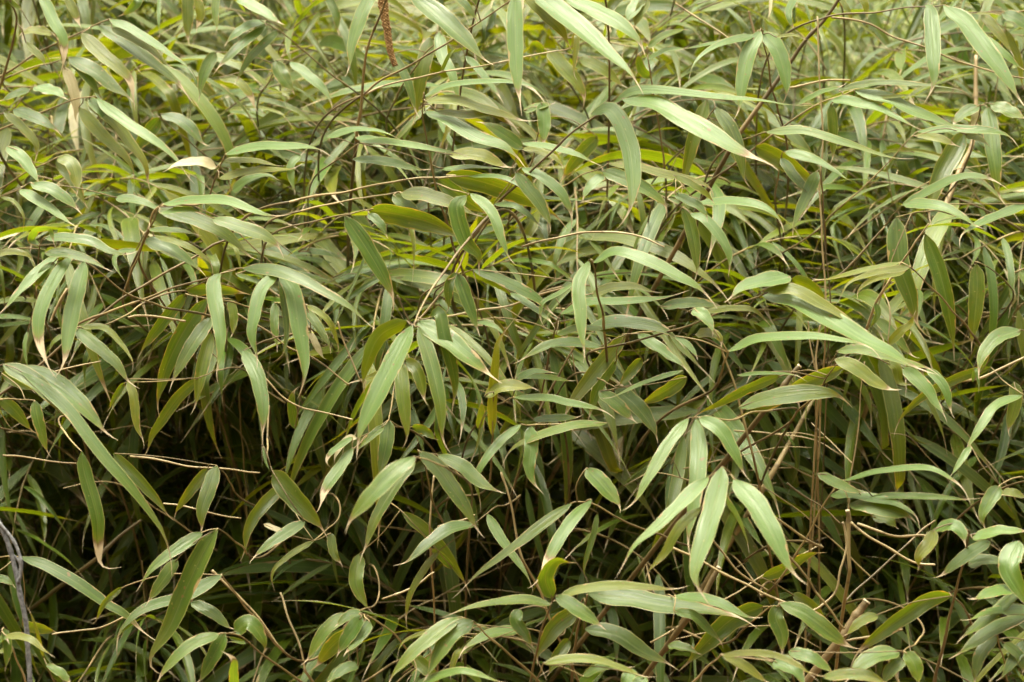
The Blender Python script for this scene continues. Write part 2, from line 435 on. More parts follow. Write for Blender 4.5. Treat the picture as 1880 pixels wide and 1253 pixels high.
spray('B', 2.62, 'stem with overlapping pale narrow leaves lying nearly level left of centre top', "-60,900 0,860 60,810 115,772",
  ["112,760 300,768 480,800 640,828 725,875 48 l", "95,742 250,752 385,792 34 l", "600,835 760,835 860,878 955,925 78 y", "560,912 750,900 960,920 36 l", "78,858 250,870 400,905 512,932 58 g",
   "-60,740 60,705 200,703 340,752 368,778 48 l"], 1.3)
spray('B', 2.86, 'blurred stem holding an upright blue green leaf behind the rising dark twig', "1000,960 1060,820 1100,560",
  ["1098,552 1110,640 1110,740 1105,810 92 l", "1400,740 1310,830 1240,920 1185,1000 95 k", "1000,600 1100,570 1180,560 50 g"])
spray('B', 2.70, 'stem whose yellow green leaf runs right from behind the broad curved leaf', "1110,1060 1250,980 1420,905",
  ["1455,882 1600,895 1750,935 1990,1000 2045,1100 55 y", "1425,920 1600,990 1740,1080 1805,1170 95 g", "1430,940 1360,1010 1310,1090 70 l"], 1.4)
spray('B', 2.98, 'blurred stem with two broad yellow leaves between the longest slanting leaf and a branch', "1240,440 1190,360 1130,270",
  ["1132,268 1230,380 1310,480 1345,590 95 y", "1300,310 1440,380 1560,490 75 y", "1120,300 1060,240 1040,330 60 k"])
# ---- top right
spray('C', 2.66, 'stem with two broad pale leaves hanging like a tent at the upper right', "560,620 520,500 500,330 468,165",
  ["458,165 395,290 360,450 343,650 105 l", "473,168 550,270 592,420 605,565 110 l", "430,190 250,235 120,320 55,450 46 l", "445,192 250,225 100,255 -10,272 30 l", "540,200 640,190 712,225 20 y"], 1.7)
spray('C', 2.56, 'long level twig with a straight and a big slanting leaf near the top right corner', "800,100 850,88 1100,60 1330,35 1450,28",
  ["1345,25 1375,60 1390,330 1390,450 1355,565 104 l", "1445,30 1560,120 1680,280 1790,430 1880,600 116 l", "1660,190 1770,290 1890,395 45 l"], 1.5)
spray('C', 2.85, 'blurred stem with yellow and green leaves against the dark top right corner', "2000,40 1850,60 1640,68",
  ["1760,70 1850,108 1960,190 75 g", "1650,72 1740,180 1830,310 65 y", "1560,70 1700,75 1760,75 18 y", "1780,160 1850,330 1870,500 50 y"])
spray('C', 2.78, 'stem with fine curling leaf tips hanging at the top of the right half', "820,-60 760,-80 660,-60",
  ["660,-40 610,60 630,140 665,185 50 l", "880,-20 930,60 960,135 38 y", "980,-30 1020,20 1035,115 45 y", "515,-20 510,60 495,110 22 d"])
spray('C', 2.62, 'twig with a long thin arched leaf over several overlapping pale leaves at the right', "300,900 480,760 650,640 800,555 960,488",
  ["880,490 980,460 1150,443 1350,460 1500,478 1615,522 40 g", "660,562 780,500 940,455 34 l", "965,488 1150,535 1300,605 1500,685 1610,745 80 l", "840,538 950,548 1100,590 1240,660 1333,722 70 l",
   "838,560 850,700 850,890 66 k", "960,520 1100,525 1300,515 1440,525 28 y"], 1.7)
spray('C', 2.58, 'stem with one long dull teal leaf running level right of the curved leaf', "300,790 400,740 490,712",
  ["490,712 700,708 900,768 1100,832 1295,886 64 g", "430,790 550,850 700,950 790,1050 110 k"], 1.5)
spray('C', 2.60, 'stem with a pale leaf running right above a folded green one', "545,1000 560,930 575,825",
  ["588,818 700,845 830,905 920,965 1002,980 64 l", "570,850 640,950 720,1030 795,1046 66 g"], 1.3)
spray('C', 2.60, 'thin upright twig with a single leaf leaning down left at its tip', "810,1300 800,1200 790,1050 778,925",
  ["765,922 720,1030 660,1160 615,1280 82 g"], 1.4)
spray('C', 2.66, 'stem with a single twisted leaf hanging below the two long pale leaves', "120,720 170,640 215,580",
  ["215,578 300,700 350,850 375,1035 92 g", "170,540 100,740 50,950 38,1070 92 k"], 1.3)
spray('C', 2.70, 'slender bare twig rising right to a level pale leaf near the right edge', "780,1230 1000,1020 1150,870 1270,738",
  ["1300,712 1480,698 1650,703 1780,725 1872,775 58 l", "1290,735 1420,748 1535,795 44 y", "1560,725 1640,750 1715,808 46 y"], 1.3)
spray('C', 2.78, 'stem with a broad dark leaf and a wide green leaf hanging near the right edge', "1560,900 1600,760 1645,570",
  ["1680,578 1700,720 1722,900 1745,1130 108 g", "1630,572 1550,615 1480,690 74 g", "1560,715 1450,900 1390,1050 1340,1220 125 k", "1620,580 1610,640 1590,700 45 d", "1700,560 1800,600 1900,650 80 g"])
spray('C', 2.60, 'stem with one arched leaf bent like a bow towards the right edge', "1120,1230 1160,1170 1220,1110",
  ["1215,1110 1400,1010 1550,950 1660,955 1810,1008 60 l"], 1.2)
spray('C', 2.56, 'stem with a pale leaf arching down left from beyond the right edge', "2060,1120 1980,1095 1890,1100",
  ["1900,1100 1760,1155 1640,1205 1540,1265 1500,1320 60 l", "1230,1098 1400,1110 1540,1165 1660,1260 78 l"], 1.3)
spray('C', 2.60, 'stem with narrow leaves lying level just right of the broad curved leaf tip', "-60,1010 -20,990 0,960",
  ["-10,945 100,1000 170,1050 228,1115 45 y", "110,1092 350,1085 500,1130 620,1240 58 l", "0,1050 120,1110 190,1190 60 g"], 1.2)
spray('C', 2.68, 'stem with a dark leaf and a light leaf hanging straight below the pale twisted leaf', "-20,1180 10,1140 40,1118",
  ["40,1118 75,1190 105,1330 125,1520 84 k", "80,1150 170,1190 250,1290 290,1380 290,1500 70 l"], 1.2)
# ---- top left
spray('A', 2.86, 'twig at the upper left with pale leaves fanning right and one browned yellow leaf', "-60,460 30,400 180,300 350,210 580,108",
  ["588,105 720,165 880,270 1000,350 1078,415 56 l", "530,135 680,235 820,340 950,440 1045,575 84 g", "600,150 740,220 850,300 945,400 64 y", "440,180 540,285 640,370 705,450 722,600 92 yt"], 2.0)
spray('A', 2.84, 'stem with one long greyish leaf ending in a dry orange tail at the upper left', "150,-140 190,-90 230,-30",
  ["225,-30 290,120 335,200 345,300 330,420 80 lt", "345,360 385,450 408,560 402,690 72 dt", "360,-20 400,70 440,160 60 yt"], 1.6)
spray('A', 2.80, 'thick dark twig rising at the top left edge with bare side twigs', "-30,620 10,440 60,250 90,110 60,20 30,-40",
  ["140,230 190,280 230,320 245,370 48 y", "120,60 60,10 20,-60 30 g"], 2.6)
spray('A', 2.90, 'stem with a dull blue green leaf slanting across the upper left', "60,410 200,360 375,308",
  ["372,308 520,395 620,480 745,545 95 g", "370,320 480,430 560,560 56 g", "280,180 180,165 90,190 55 y"], 1.5)
spray('A', 2.78, 'twig with long leaves trailing steeply to the right below the upper left twig', "-80,740 0,700 150,640 350,555 510,520",
  ["520,528 620,620 800,740 950,860 1018,1010 68 l", "460,540 600,640 700,770 785,900 795,1080 84 y", "425,580 560,740 680,850 752,990 85 y", "480,530 570,620 640,740 82 g"], 1.8)
spray('A', 2.88, 'stem with a blurred leaf pair spread either side of its tip at the left', "1165,890 1000,750 868,640",
  ["868,615 980,655 1050,720 1115,810 74 g", "862,638 780,740 695,850 92 k"], 1.3)
spray('A', 2.86, 'thin twig coming down left with narrow leaves sweeping left from its bend', "1880,470 1700,330 1510,172 1410,115",
  ["1500,165 1370,285 1310,370 1258,470 58 g", "1430,112 1320,148 1195,250 54 l", "1435,140 1280,260 1140,400 56 g", "1280,-10 1400,55 1535,145 70 l"], 1.5)
spray('A', 2.95, 'blurred stem with a wide dull leaf and a pale one under the left sweeping leaves', "1420,480 1480,400 1540,325",
  ["1490,328 1520,410 1595,510 95 g", "1562,332 1680,425 1755,500 1805,585 64 l", "1180,420 1280,440 1350,520 1380,620 55 yt", "1160,280 1100,400 1070,560 80 g"])
spray('A', 2.93, 'blurred stem with leaves hanging from the top edge left of the forking stem', "1180,-200 1080,-140 1010,-60",
  ["1010,-60 1012,60 1012,250 82 k", "860,-40 855,100 858,205 26 l", "1170,-60 1160,60 1175,190 55 g", "1060,-20 1080,80 1050,180 60 yt", "690,-40 740,10 640,100 60 l", "1760,-30 1810,80 1820,200 60 k"])
spray('A', 2.52, 'dark upright twig with level leaves and a papery white dry leaf at its left', "760,1330 800,1250 850,1120 1090,1090 1150,960 1210,840",
  ["1215,832 1350,798 1550,790 1700,800 1795,832 66 l", "1208,862 1380,868 1540,908 38 y", "1178,962 1350,922 1500,915 1650,910 48 y", "1165,905 1090,872 960,885 878,935 62 d",
   "1622,835 1572,880 1568,950 1597,1055 54 l", "1250,1030 1340,970 1450,950 1540,1000 60 l"], 1.8)
spray('A', 2.50, 'stem with a long arched leaf over a broad striped leaf left of centre', "760,1330 800,1250 830,1170 855,1115",
  ["875,1100 1030,1082 1200,1080 1380,1140 1560,1205 66 l", "850,1128 980,1160 1150,1225 1280,1320 1345,1400 1376,1440 100 g", "1140,1175 1300,1225 1450,1285 1545,1380 84 g", "860,1150 1000,1130 1100,1150 40 l"], 1.7)
spray('A', 2.74, 'stem at the left edge with a twig tip bearing broad blurred leaves', "-120,1050 0,1010 150,920 310,848",
  ["310,848 390,890 425,1060 92 y", "40,788 120,860 225,1010 84 l", "300,860 390,960 470,1130 85 k"], 1.6)
spray('A', 2.80, 'stem with narrow drooping leaves at the very left under the dark twig', "-80,640 0,620 60,590 160,490",
  ["188,465 300,498 365,545 74 l", "160,480 80,508 -10,555 48 g", "72,590 200,640 345,725 78 g", "20,600 120,688 195,780 190,888 58 y"], 1.3)
spray('A', 2.66, 'stem with a pair of long parallel leaves slanting right low in the upper left', "-100,1110 0,1065 160,985",
  ["168,988 300,1035 450,1155 78 g", "108,1020 240,1105 330,1170 425,1240 68 l", "0,1060 80,1090 130,1180 110,1260 26 y", "620,1065 760,1085 860,1140 930,1180 55 g"], 1.4)
# ---- left middle
spray('D', 2.42, 'stem drooping left with a cluster of five pale hanging leaves at the left edge', "900,450 870,445 700,378 500,240 385,165",
  ["390,163 300,280 222,450 208,600 258,760 302,835 88 lt", "452,192 430,300 388,480 360,640 338,835 108 l", "312,168 200,262 80,390 -20,510 68 l", "292,200 220,280 185,360 62 g", "240,150 380,158 520,210 615,270 62 g",
   "150,570 132,660 155,800 26 l"], 1.6)
spray('D', 2.50, 'short upright stem with a curled leaf tip beside the left cluster', "195,330 205,220 215,108",
  ["215,108 170,80 195,28 270,28 292,125 46 l", "240,68 450,78 590,140 742,182 68 g", "-40,165 60,145 140,160 202,208 44 y"], 1.4)
spray('D', 2.54, 'dark twig with a broad leaf slanting down right in the left middle', "680,330 740,180 775,80 805,-10",
  ["785,78 920,128 1030,208 1140,288 95 g", "802,25 950,30 1090,58 38 g", "735,130 640,150 618,205 672,310 32 l", "830,60 1000,110 1120,190 1160,270 40 y"], 1.8)
spray('D', 2.43, 'arched tan twig with five leaves hanging from it left of the star', "560,480 800,390 1000,320 1150,275 1290,240 1500,250",
  ["1190,262 1150,330 1190,600 1172,790 1192,858 100 l", "1308,235 1480,245 1650,310 1880,440 1990,560 2028,615 78 g", "1498,258 1410,345 1368,500 1360,620 1418,775 86 l",
   "1508,255 1580,370 1612,560 1640,750 1635,945 116 l", "1508,280 1530,420 1545,560 1530,680 1492,770 46 g", "1000,350 1180,348 1360,375 74 k", "1270,265 1400,310 1520,350 30 g"], 1.7)
spray('D', 2.60, 'stem with three dark leaves hanging steeply left under the arched twig', "1420,470 1260,420 1130,400",
  ["1118,400 1000,560 905,750 850,930 815,1035 112 k", "1138,500 1040,640 960,780 905,900 92 g", "1140,580 1100,720 1070,870 1050,1030 84 k", "1000,372 880,520 730,720 78 k", "1240,400 1260,500 1250,620 60 k"])
spray('D', 2.46, 'stem with a green leaf over a narrow yellowish leaf below the left cluster', "760,430 600,520 500,550 415,555",
  ["402,555 520,655 620,740 680,830 742,895 84 g", "430,550 560,555 650,640 712,730 732,810 42 y", "420,560 300,620 255,700 30 g"], 1.3)
spray('D', 2.40, 'stem at the left edge with three very long leaves slanting right and down', "-160,800 -60,770 20,752",
  ["18,752 150,820 280,930 375,1040 440,1165 110 g", "100,762 280,838 420,950 520,1060 605,1190 118 g", "112,790 240,880 385,1020 560,1250 700,1410 850,1610 1000,1880 82 g"], 1.6)
spray('D', 2.50, 'stem with two dark blunt leaves at the left edge over the dark hollow', "-120,1020 -40,960 10,935 180,945",
  ["0,938 80,1000 185,1130 84 k", "185,948 205,1050 240,1180 268,1260 78 g", "10,800 90,850 200,900 60 k"], 1.3)
spray('D', 2.46, 'stem with one single broad leaf hanging left of the star', "1520,600 1420,620 1320,675",
  ["1312,675 1375,790 1412,950 1415,1090 1393,1200 104 l"], 1.2)
spray('D', 2.60, 'stem with a dark leaf hooked down left over the dark hollow', "1200,780 1130,800 1070,825",
  ["1070,828 960,930 860,1070 810,1160 803,1275 74 k", "670,850 620,930 580,1010 40 k", "690,830 720,930 740,1090 800,1200 60 y"], 1.2)
spray('D', 2.62, 'stem with short tan dead leaves hanging right of the arched twig', "1500,380 1580,420 1650,430",
  ["1672,580 1705,650 1750,735 44 d", "1640,440 1720,560 1800,690 60 g", "1650,430 1770,520 1840,700 42 y", "1480,420 1480,560 1500,690 60 k", "1590,1100 1570,950 1600,860 60 k"])
# ---- centre
spray('E', 2.38, 'central stem with a star of six broad leaves hanging from its tip', "720,60 640,170 500,360 412,538",
  ["375,520 230,595 160,740 125,910 104 u", "402,540 310,720 210,920 130,1090 88,1260 125 l", "436,548 490,700 540,900 560,1060 552,1250 98 g", "430,520 540,585 700,710 880,862 130 g",
   "498,500 545,465 575,600 620,780 632,900 602,1030 88 g", "340,735 350,900 370,1080 385,1215 94 k", "360,728 430,790 475,980 82 k"], 2.0)
spray('E', 2.47, 'short twig with one hanging leaf above and right of the star', "560,330 610,290 652,262",
  ["645,262 690,390 740,530 775,605 88 g", "655,262 600,330 600,480 70 k"], 1.2)
spray('E', 2.50, 'twig with two thin leaves slanting right and a curled yellow tip right of the star', "560,320 650,270 728,242",
  ["728,242 850,285 1000,355 1105,425 1180,530 70 g", "930,365 1060,450 1185,552 44 l", "1285,310 1190,370 1105,420 1092,500 1100,565 28 l", "750,520 850,550 920,620 30 l"], 1.3)
spray('E', 2.42, 'upright twig with one pale leaf hanging left and one arching right at its top', "1440,600 1430,510 1400,380 1368,188",
  ["1355,195 1300,320 1308,470 1320,620 1355,740 90 l", "1375,205 1500,145 1650,185 1880,300 2000,370 2085,400 78 l"], 2.0)
spray('E', 2.52, 'speckled upright twig with level leaves piled to its right at the centre', "1090,1000 1140,700 1190,510 1250,430",
  ["1198,482 1340,420 1550,410 1700,400 1900,368 58 l", "1368,372 1500,335 1620,338 1745,382 58 y", "1178,592 1320,555 1550,590 44 g", "1335,560 1480,525 1650,535 1770,575 1890,655 84 g"], 1.7)
spray('E', 2.56, 'stem with two dark leaves hanging steeply left at the centre right', "1760,560 1660,580 1560,588",
  ["1550,590 1430,740 1320,880 1240,990 1198,1092 100 k", "1500,735 1410,860 1370,980 1348,1070 74 k", "1620,588 1740,675 1900,790 74 l", "1420,655 1200,635 1050,690 955,765 74 g", "1640,720 1540,840 1500,880 70 k"], 1.4)
spray('E', 2.40, 'small upright shoot with a bright yellow green leaf and a folded leaf standing up', "825,1330 832,1180 838,1000 840,900",
  ["832,1140 834,950 852,720 870,620 965,498 62 y", "790,925 890,870 1000,872 1085,880 76 y", "760,1100 775,1000 775,930 50 k"], 1.4)
spray('E', 2.54, 'stem with long level leaf right of the yellow green shoot', "820,1010 870,960 940,930",
  ["945,930 1120,935 1300,970 1510,1015 54 l", "1050,1050 1200,1040 1330,1040 50 g", "960,830 1060,790 1190,800 45 g", "970,820 1120,820 1290,850 34 g"], 1.3)
spray('E', 2.52, 'stem with two blunt leaves slanting down right in the centre right', "1390,820 1440,850 1500,880",
  ["1408,895 1500,965 1615,1075 86 g", "1495,880 1600,965 1690,1080 1735,1180 104 g", "1860,785 1640,855 1420,962 32 l", "1880,820 1760,900 1600,980 90 k"], 1.3)
spray('E', 2.44, 'stem with an arched leaf and a short pale leaf hanging together below the centre', "1110,1060 1050,1080 990,1075",
  ["1040,1085 1042,1190 1030,1300 1055,1390 1118,1448 94 l", "988,1075 880,1165 780,1290 748,1400 798,1550 58 l", "1450,1068 1250,1085 1000,1170 850,1270 56 g"], 1.5)
spray('E', 2.48, 'stem with wide leaves hanging behind the lower end of the star', "300,900 290,980 275,1050",
  ["275,1050 258,1200 215,1390 96 g", "400,1090 470,1110 540,1170 60 k", "250,1080 170,1150 90,1230 50 g", "105,1150 60,1150 5,1210 -30,1290 42 d"], 1.3)
spray('H', 2.12, 'blurred stem with one broad leaf very near the camera slanting down left', "620,120 520,60 412,38",
  ["415,38 300,125 150,280 15,440 112 g"], 1.3)
spray('G', 2.42, 'stem with a leaf whose curled tip has dried white, below the star', "2010,-90 1960,-60 1900,0",
  ["1900,-10 1830,100 1765,190 1735,270 1735,345 74 lt", "1900,-70 1790,10 1760,60 1775,110 40 lt"], 1.3)
# ---- lower middle
spray('H', 2.40, 'stem with broad leaves spreading from its tip below the star', "520,300 500,250 470,100 432,10",
  ["440,8 540,100 640,240 720,370 768,490 106 g", "540,28 660,85 780,185 905,242 88 g", "420,65 310,190 200,380 148,550 158,620 78 g"], 1.5)
spray('H', 2.42, 'twig with two long leaves sweeping left, their tips dried, low in the middle', "1800,490 1550,380 1380,298 1290,280",
  ["1368,268 1240,410 1130,600 1066,775 80 lt", "1262,288 1100,405 900,560 730,690 640,825 66 g", "1340,100 1430,190 1545,330 108 g", "1400,340 1380,450 1330,620 1330,720 40 k"], 1.7)
spray('H', 2.50, 'stem with narrow bluish leaves crossing the dark lower middle', "900,300 820,330 760,380",
  ["805,345 880,480 980,620 1072,762 66 l", "738,398 600,430 480,515 380,600 302,633 88 g", "545,545 470,640 388,790 358,980 48 y"], 1.3)
spray('H', 2.62, 'stem with dark long leaf lying behind the crossing bluish leaves', "250,260 300,300 350,335",
  ["345,335 480,440 600,580 730,790 78 k", "120,560 100,720 180,890 95 k", "620,640 540,560 470,520 50 k"], 1.2)
spray('F', 2.34, 'stem with three pale leaves hanging side by side right of the lower middle', "520,1000 420,1010 320,1050 100,1038",
  ["70,1042 -30,1170 -150,1370 -255,1570 80 l", "112,1045 125,1200 112,1400 72,1650 25,1800 110 l", "128,1038 230,1095 312,1220 362,1330 388,1390 98 l"], 1.4)
spray('I', 2.22, 'near stem with three very pale broad drooping leaves low right of centre', "700,480 560,380 420,270 285,115",
  ["252,92 225,230 165,450 115,600 108,700 178,850 135 l", "180,148 80,240 -80,400 -220,520 -318,700 84 l", "318,160 420,280 505,420 572,560 640,680 685,750 140 l", "140,310 20,420 -60,560 -190,690 66 y"], 1.5)
spray('H', 2.30, 'stem at the bottom edge with two leaves arching down left', "1110,1280 1080,1250 900,1080 745,938",
  ["732,922 620,990 540,1110 462,1260 114 g", "655,902 520,995 380,1120 240,1275 94 g", "770,950 800,960 780,975 12 y"], 1.8)
spray('H', 2.32, 'upright tan twig with a cupped leaf at its tip at the bottom middle', "1020,1300 1040,1240 1090,1020 1152,825",
  ["1150,832 1000,808 820,828 650,870 560,950 66 g", "1155,800 1120,690 1180,600 1285,622 100 g", "1168,815 1300,755 1500,732 1760,750 1890,788 60 y", "1175,785 1300,865 1450,970 92 g", "985,858 960,920 1020,1010 1058,1085 84 g"], 1.8)
spray('H', 2.40, 'brown stem with broad leaves pointing right along the bottom middle', "1250,1330 1270,1130 1300,950 1345,780",
  ["1350,775 1560,795 1750,835 2080,880 2290,938 128 g", "1330,965 1500,995 1650,1090 1840,1175 104 g", "1290,868 1180,945 1100,1060 1050,1160 115 k", "1250,1020 1180,1120 1130,1230 80 k"], 2.4)
spray('H', 2.44, 'stem with a pale broad leaf and a thin hooked dry leaf tip near the bottom', "1160,1000 1060,970 980,965",
  ["985,968 820,995 700,1060 632,1110 72 l", "640,928 460,985 350,1040 312,1150 28 y", "700,1090 640,1100 600,1250 40 y"], 1.2)
spray('H', 2.26, 'stem at the bottom edge with yellowish level leaves', "1040,1370 1060,1290 1105,1155",
  ["1110,1150 1300,1125 1500,1165 1720,1260 60 y", "1320,1220 1440,1165 1600,1180 52 g", "1590,1180 1560,1240 1540,1330 88 l", "1660,1225 1600,1280 1590,1330 80 l"], 1.4)
spray('H', 2.36, 'stem at the bottom with a pair of dark leaves left of the arching leaves', "420,1130 340,1030 200,910 120,880",
  ["135,885 60,895 -20,955 66 g", "130,895 50,1015 -10,1120 95 g", "172,925 80,1055 20,1110 88 g", "110,1160 40,1180 -60,1260 70 g"], 1.5)
spray('H', 2.28, 'stem with a long pale leaf curving along the very bottom edge', "250,1380 330,1310 410,1262",
  ["415,1262 600,1205 700,1195 930,1275 56 l", "400,1110 500,1200 560,1290 90 k"], 1.2)
# ---- lower left
spray('G', 2.46, 'stem with one straight leaf hanging in the dark hollow at the left, its tip dried', "330,-120 380,-50 440,10",
  ["440,10 455,120 520,350 530,500 545,625 640,680 96 gt"], 1.3)
spray('G', 2.50, 'stem in the dark hollow with a blunt leaf hanging from a paired tip', "1260,220 1220,140 1165,85",
  ["1165,85 1130,200 1085,340 1100,478 98 g", "1120,100 1020,230 920,372 68 k", "610,20 750,165 860,290 925,395 74 k"], 1.2)
spray('G', 2.40, 'stem with one large leaf slanting down left in the lower left', "1330,560 1260,480 1175,425",
  ["1172,425 1100,540 1000,750 915,950 830,1080 795,1160 828,1240 128 g", "1092,445 960,530 830,630 772,710 765,780 78 g", "955,590 880,700 780,845 84 g"], 1.5)
spray('G', 2.48, 'tan twig with a narrow leaf hooked down left at the bottom left', "1530,1090 1350,880 1240,740 1195,675",
  ["1195,675 1000,785 780,855 660,960 588,1100 80 g", "1030,820 1150,885 1265,988 78 g", "660,740 560,830 510,950 40 k"], 1.8, M_PALE)
spray('G', 2.62, 'stem with a long dark leaf slanting across the lower left hollow', "-60,590 20,580 110,575",
  ["108,578 250,625 420,720 560,820 690,900 850,1080 78 g", "-60,690 20,700 90,740 50 g", "120,950 200,960 320,985 70 k"], 1.3)
spray('G', 2.42, 'stem with a broad dark leaf falling right into a joint below the star', "1440,-60 1440,20 1465,110",
  ["1470,115 1560,230 1670,350 1775,465 132 k", "1640,385 1500,475 1400,550 1335,608 76 g", "1420,-20 1430,60 1460,130 24 l"], 1.4)
spray('G', 2.50, 'stem with a thin yellowish leaf and a dark hooked leaf in the lower left hollow', "1800,400 1750,440 1690,490",
  ["1692,490 1560,570 1470,660 1472,770 38 y", "1530,190 1400,320 1330,450 1322,610 84 k", "1780,450 1800,560 1855,630 60 k", "1420,400 1530,440 1600,420 34 d"], 1.2)
spray('G', 2.34, 'stem at the bottom left with leaves bowed over from its tip', "1650,1270 1400,1090 1290,1010 1205,988",
  ["1262,985 1340,930 1415,1020 1437,1105 104 g", "1180,992 1030,1050 920,1150 820,1275 80 g", "1212,990 1150,1110 1060,1280 94 g", "1230,1010 1320,1040 1210,1030 24 k"], 1.6)
spray('G', 2.28, 'stem at the bottom edge with a leaf whose curled tip has dried white', "1290,1400 1270,1340 1262,1290",
  ["1262,1290 1258,1200 1255,1130 1190,1078 60 lt", "1380,1290 1390,1230 1400,1200 18 d"], 1.2)
spray('G', 2.30, 'small stem with yellowish pointed leaves in the bottom left corner', "150,1290 100,1150 60,1050 10,980",
  ["30,1000 150,1015 230,1075 300,1120 48 y", "-60,1090 20,1020 60,1045 60 l", "70,1080 20,1085 -40,1100 40 y", "20,960 40,1060 30,1200 60 g"], 1.5, M_PALE)
spray('G', 2.34, 'thin stem with a green leaf rising from the bottom edge beside the grey vine', "320,1290 270,1210 235,1120",
  ["250,1155 330,1205 395,1275 54 g", "235,1120 190,950 140,820 22 y"], 1.2)
spray('G', 2.38, 'stem with dark broad leaves at the bottom left of the middle', "2000,850 1940,870 1890,890",
  ["1885,885 1780,945 1700,1050 1640,1175 84 g", "1950,960 1800,1050 1680,1200 110 k", "1880,1160 1800,1220 1740,1290 70 g"], 1.2)
# ---- right middle
spray('F', 2.42, 'thin twig with a folded pale leaf and a long striped leaf pointing right', "-260,640 0,570 180,495 300,440 450,388",
  ["618,278 500,300 350,345 272,435 105 l", "465,375 650,415 850,520 1000,610 1150,680 1280,770 1385,845 120 l", "480,352 640,350 780,425 900,490 1045,585 78 y", "625,292 720,325 830,430 74 u", "-80,440 100,420 290,445 68 g", "150,470 300,450 420,460 500,530 532,568 42 y"], 1.6)
spray('F', 2.40, 'stem with one pale level leaf crossing under the long striped leaf', "230,850 260,760 285,690",
  ["285,682 450,615 700,602 900,622 1050,660 1118,728 66 l", "110,595 170,580 235,605 255,668 60 y", "100,450 160,500 215,600 85 l", "0,600 70,650 130,730 40 l"], 1.9)
spray('F', 2.50, 'stem with overlapping leaf tips drooping right at the right middle', "700,900 800,800 870,690",
  ["868,682 1020,675 1200,728 1448,795 64 g", "1225,768 1330,860 1400,960 1480,1065 92 l", "1355,770 1450,880 1492,1048 64 l", "1140,745 1190,770 1210,850 1290,862 60 y"], 1.4)
spray('F', 2.46, 'stem with broad olive leaves fanned out right of the lower centre', "620,1060 720,960 790,860 860,760",
  ["858,725 960,765 1080,850 1215,912 90 y", "905,772 700,855 500,970 270,1055 96 k", "340,985 550,925 800,905 975,952 106 g", "565,815 400,880 200,980 70,1035 64 k", "330,812 480,800 640,810 720,850 28 l"], 1.6)
spray('F', 2.54, 'stem near the right edge with one pale folded leaf drooping left', "2000,600 1930,580 1860,565",
  ["1855,565 1740,605 1660,700 1620,830 96 l", "1600,850 1620,780 1640,910 25 l"], 1.3)
spray('F', 2.50, 'thin broken leaning stalk with one upright leaf at its foot', "1030,560 1060,480 1095,400 1220,195 1365,-5",
  ["1075,420 1090,480 1040,570 40 g", "1145,645 1220,570 1268,530 1292,460 58 y"], 2.0, M_PALE)
spray('F', 2.66, 'stem with one straight wide leaf hanging near the right edge', "1800,330 1720,250 1640,205",
  ["1622,212 1625,350 1612,500 1588,690 104 k"], 1.3)
spray('F', 2.70, 'stem with two long dark broad leaves hanging in the right middle', "1480,-60 1380,-80 1270,-60",
  ["1190,-40 1205,200 1270,400 1315,630 136 k", "1345,50 1420,250 1470,450 1512,740 104 k", "1080,500 1200,620 1300,740 70 g"])
spray('F', 2.52, 'twig with thin yellow green leaves arching down left at the right middle', "1600,590 1440,400 1350,300 1270,230",
  ["1268,228 1080,258 930,320 878,440 44 y", "1240,250 1080,290 990,350 968,418 44 y", "1215,203 1000,248 730,318 34 y"], 1.7)
spray('F', 2.50, 'stem near the right edge with a long thin leaf bent over a dark one', "2040,900 1960,905 1880,918",
  ["1872,918 1730,972 1650,1080 1530,1265 60 l", "1825,848 1832,950 1780,1145 88 k", "1700,768 1500,835 1300,950 1140,1130 64 k"])
# ---- lower right
spray('I', 2.38, 'leaning tan twig with level pale leaves stacked to its right, low right', "570,690 700,480 820,260 905,165",
  ["832,245 950,240 1180,290 1290,350 1342,425 70 l", "935,292 1100,310 1310,372 98 g", "905,168 1100,115 1360,98 1520,180 1630,265 42 l", "765,128 900,195 1040,245 66 g", "1060,250 1300,250 1560,270 1645,305 44 g", "1060,360 1150,380 1200,430 70 g"], 1.7)
spray('I', 2.36, 'stem with one wavy blunt leaf hanging at the lower right', "1900,160 1830,150 1748,190",
  ["1745,195 1690,280 1655,360 1678,435 98 g", "1760,230 1820,230 1900,265 50 y", "1590,-20 1530,75 1475,155 44 l"], 1.2)
spray('I', 2.34, 'brown upright stem at the lower right with leaves on both sides', "1390,1330 1430,1100 1480,880 1560,560 1585,440",
  ["1400,425 1480,405 1540,440 1562,525 78 l", "1392,432 1370,500 1310,580 1322,655 88 y", "1600,478 1740,440 1930,440 74 l", "1695,490 1550,585 1395,712 82 g", "1575,618 1700,595 1840,645 80 g"], 2.4)
spray('I', 2.30, 'stem at the right edge with pale leaves streaming left, low right corner', "2080,900 1980,840 1880,760",
  ["1850,490 1800,620 1860,760 1930,900 140 l", "1860,738 1700,770 1575,825 78 l", "1930,858 1700,875 1535,945 76 l", "1890,895 1720,965 1580,1060 1480,1140 84 g", "1860,755 1700,895 1500,1040 74 g"], 1.5)
spray('I', 2.36, 'stem with one broad olive leaf sweeping down left across the lower right', "1600,960 1560,860 1490,788",
  ["1492,785 1370,808 1230,900 1080,1010 905,1145 104 k", "1090,888 1000,925 905,1015 68 y"], 1.6)
spray('I', 2.34, 'stem with a blunt leaf hanging and a long one slanting right, bottom right', "330,1010 430,900 500,845 550,845",
  ["572,845 540,900 575,1000 570,1120 106 g", "560,825 700,885 850,1000 990,1100 104 g", "475,845 300,920 150,1060 20,1200 134 k"], 1.5)
spray('I', 2.46, 'stem with short dark leaf pointing right in the lower right gap', "440,720 450,700 470,690",
  ["468,690 570,650 700,575 815,545 78 k", "630,780 740,840 830,930 70 k"], 1.2)
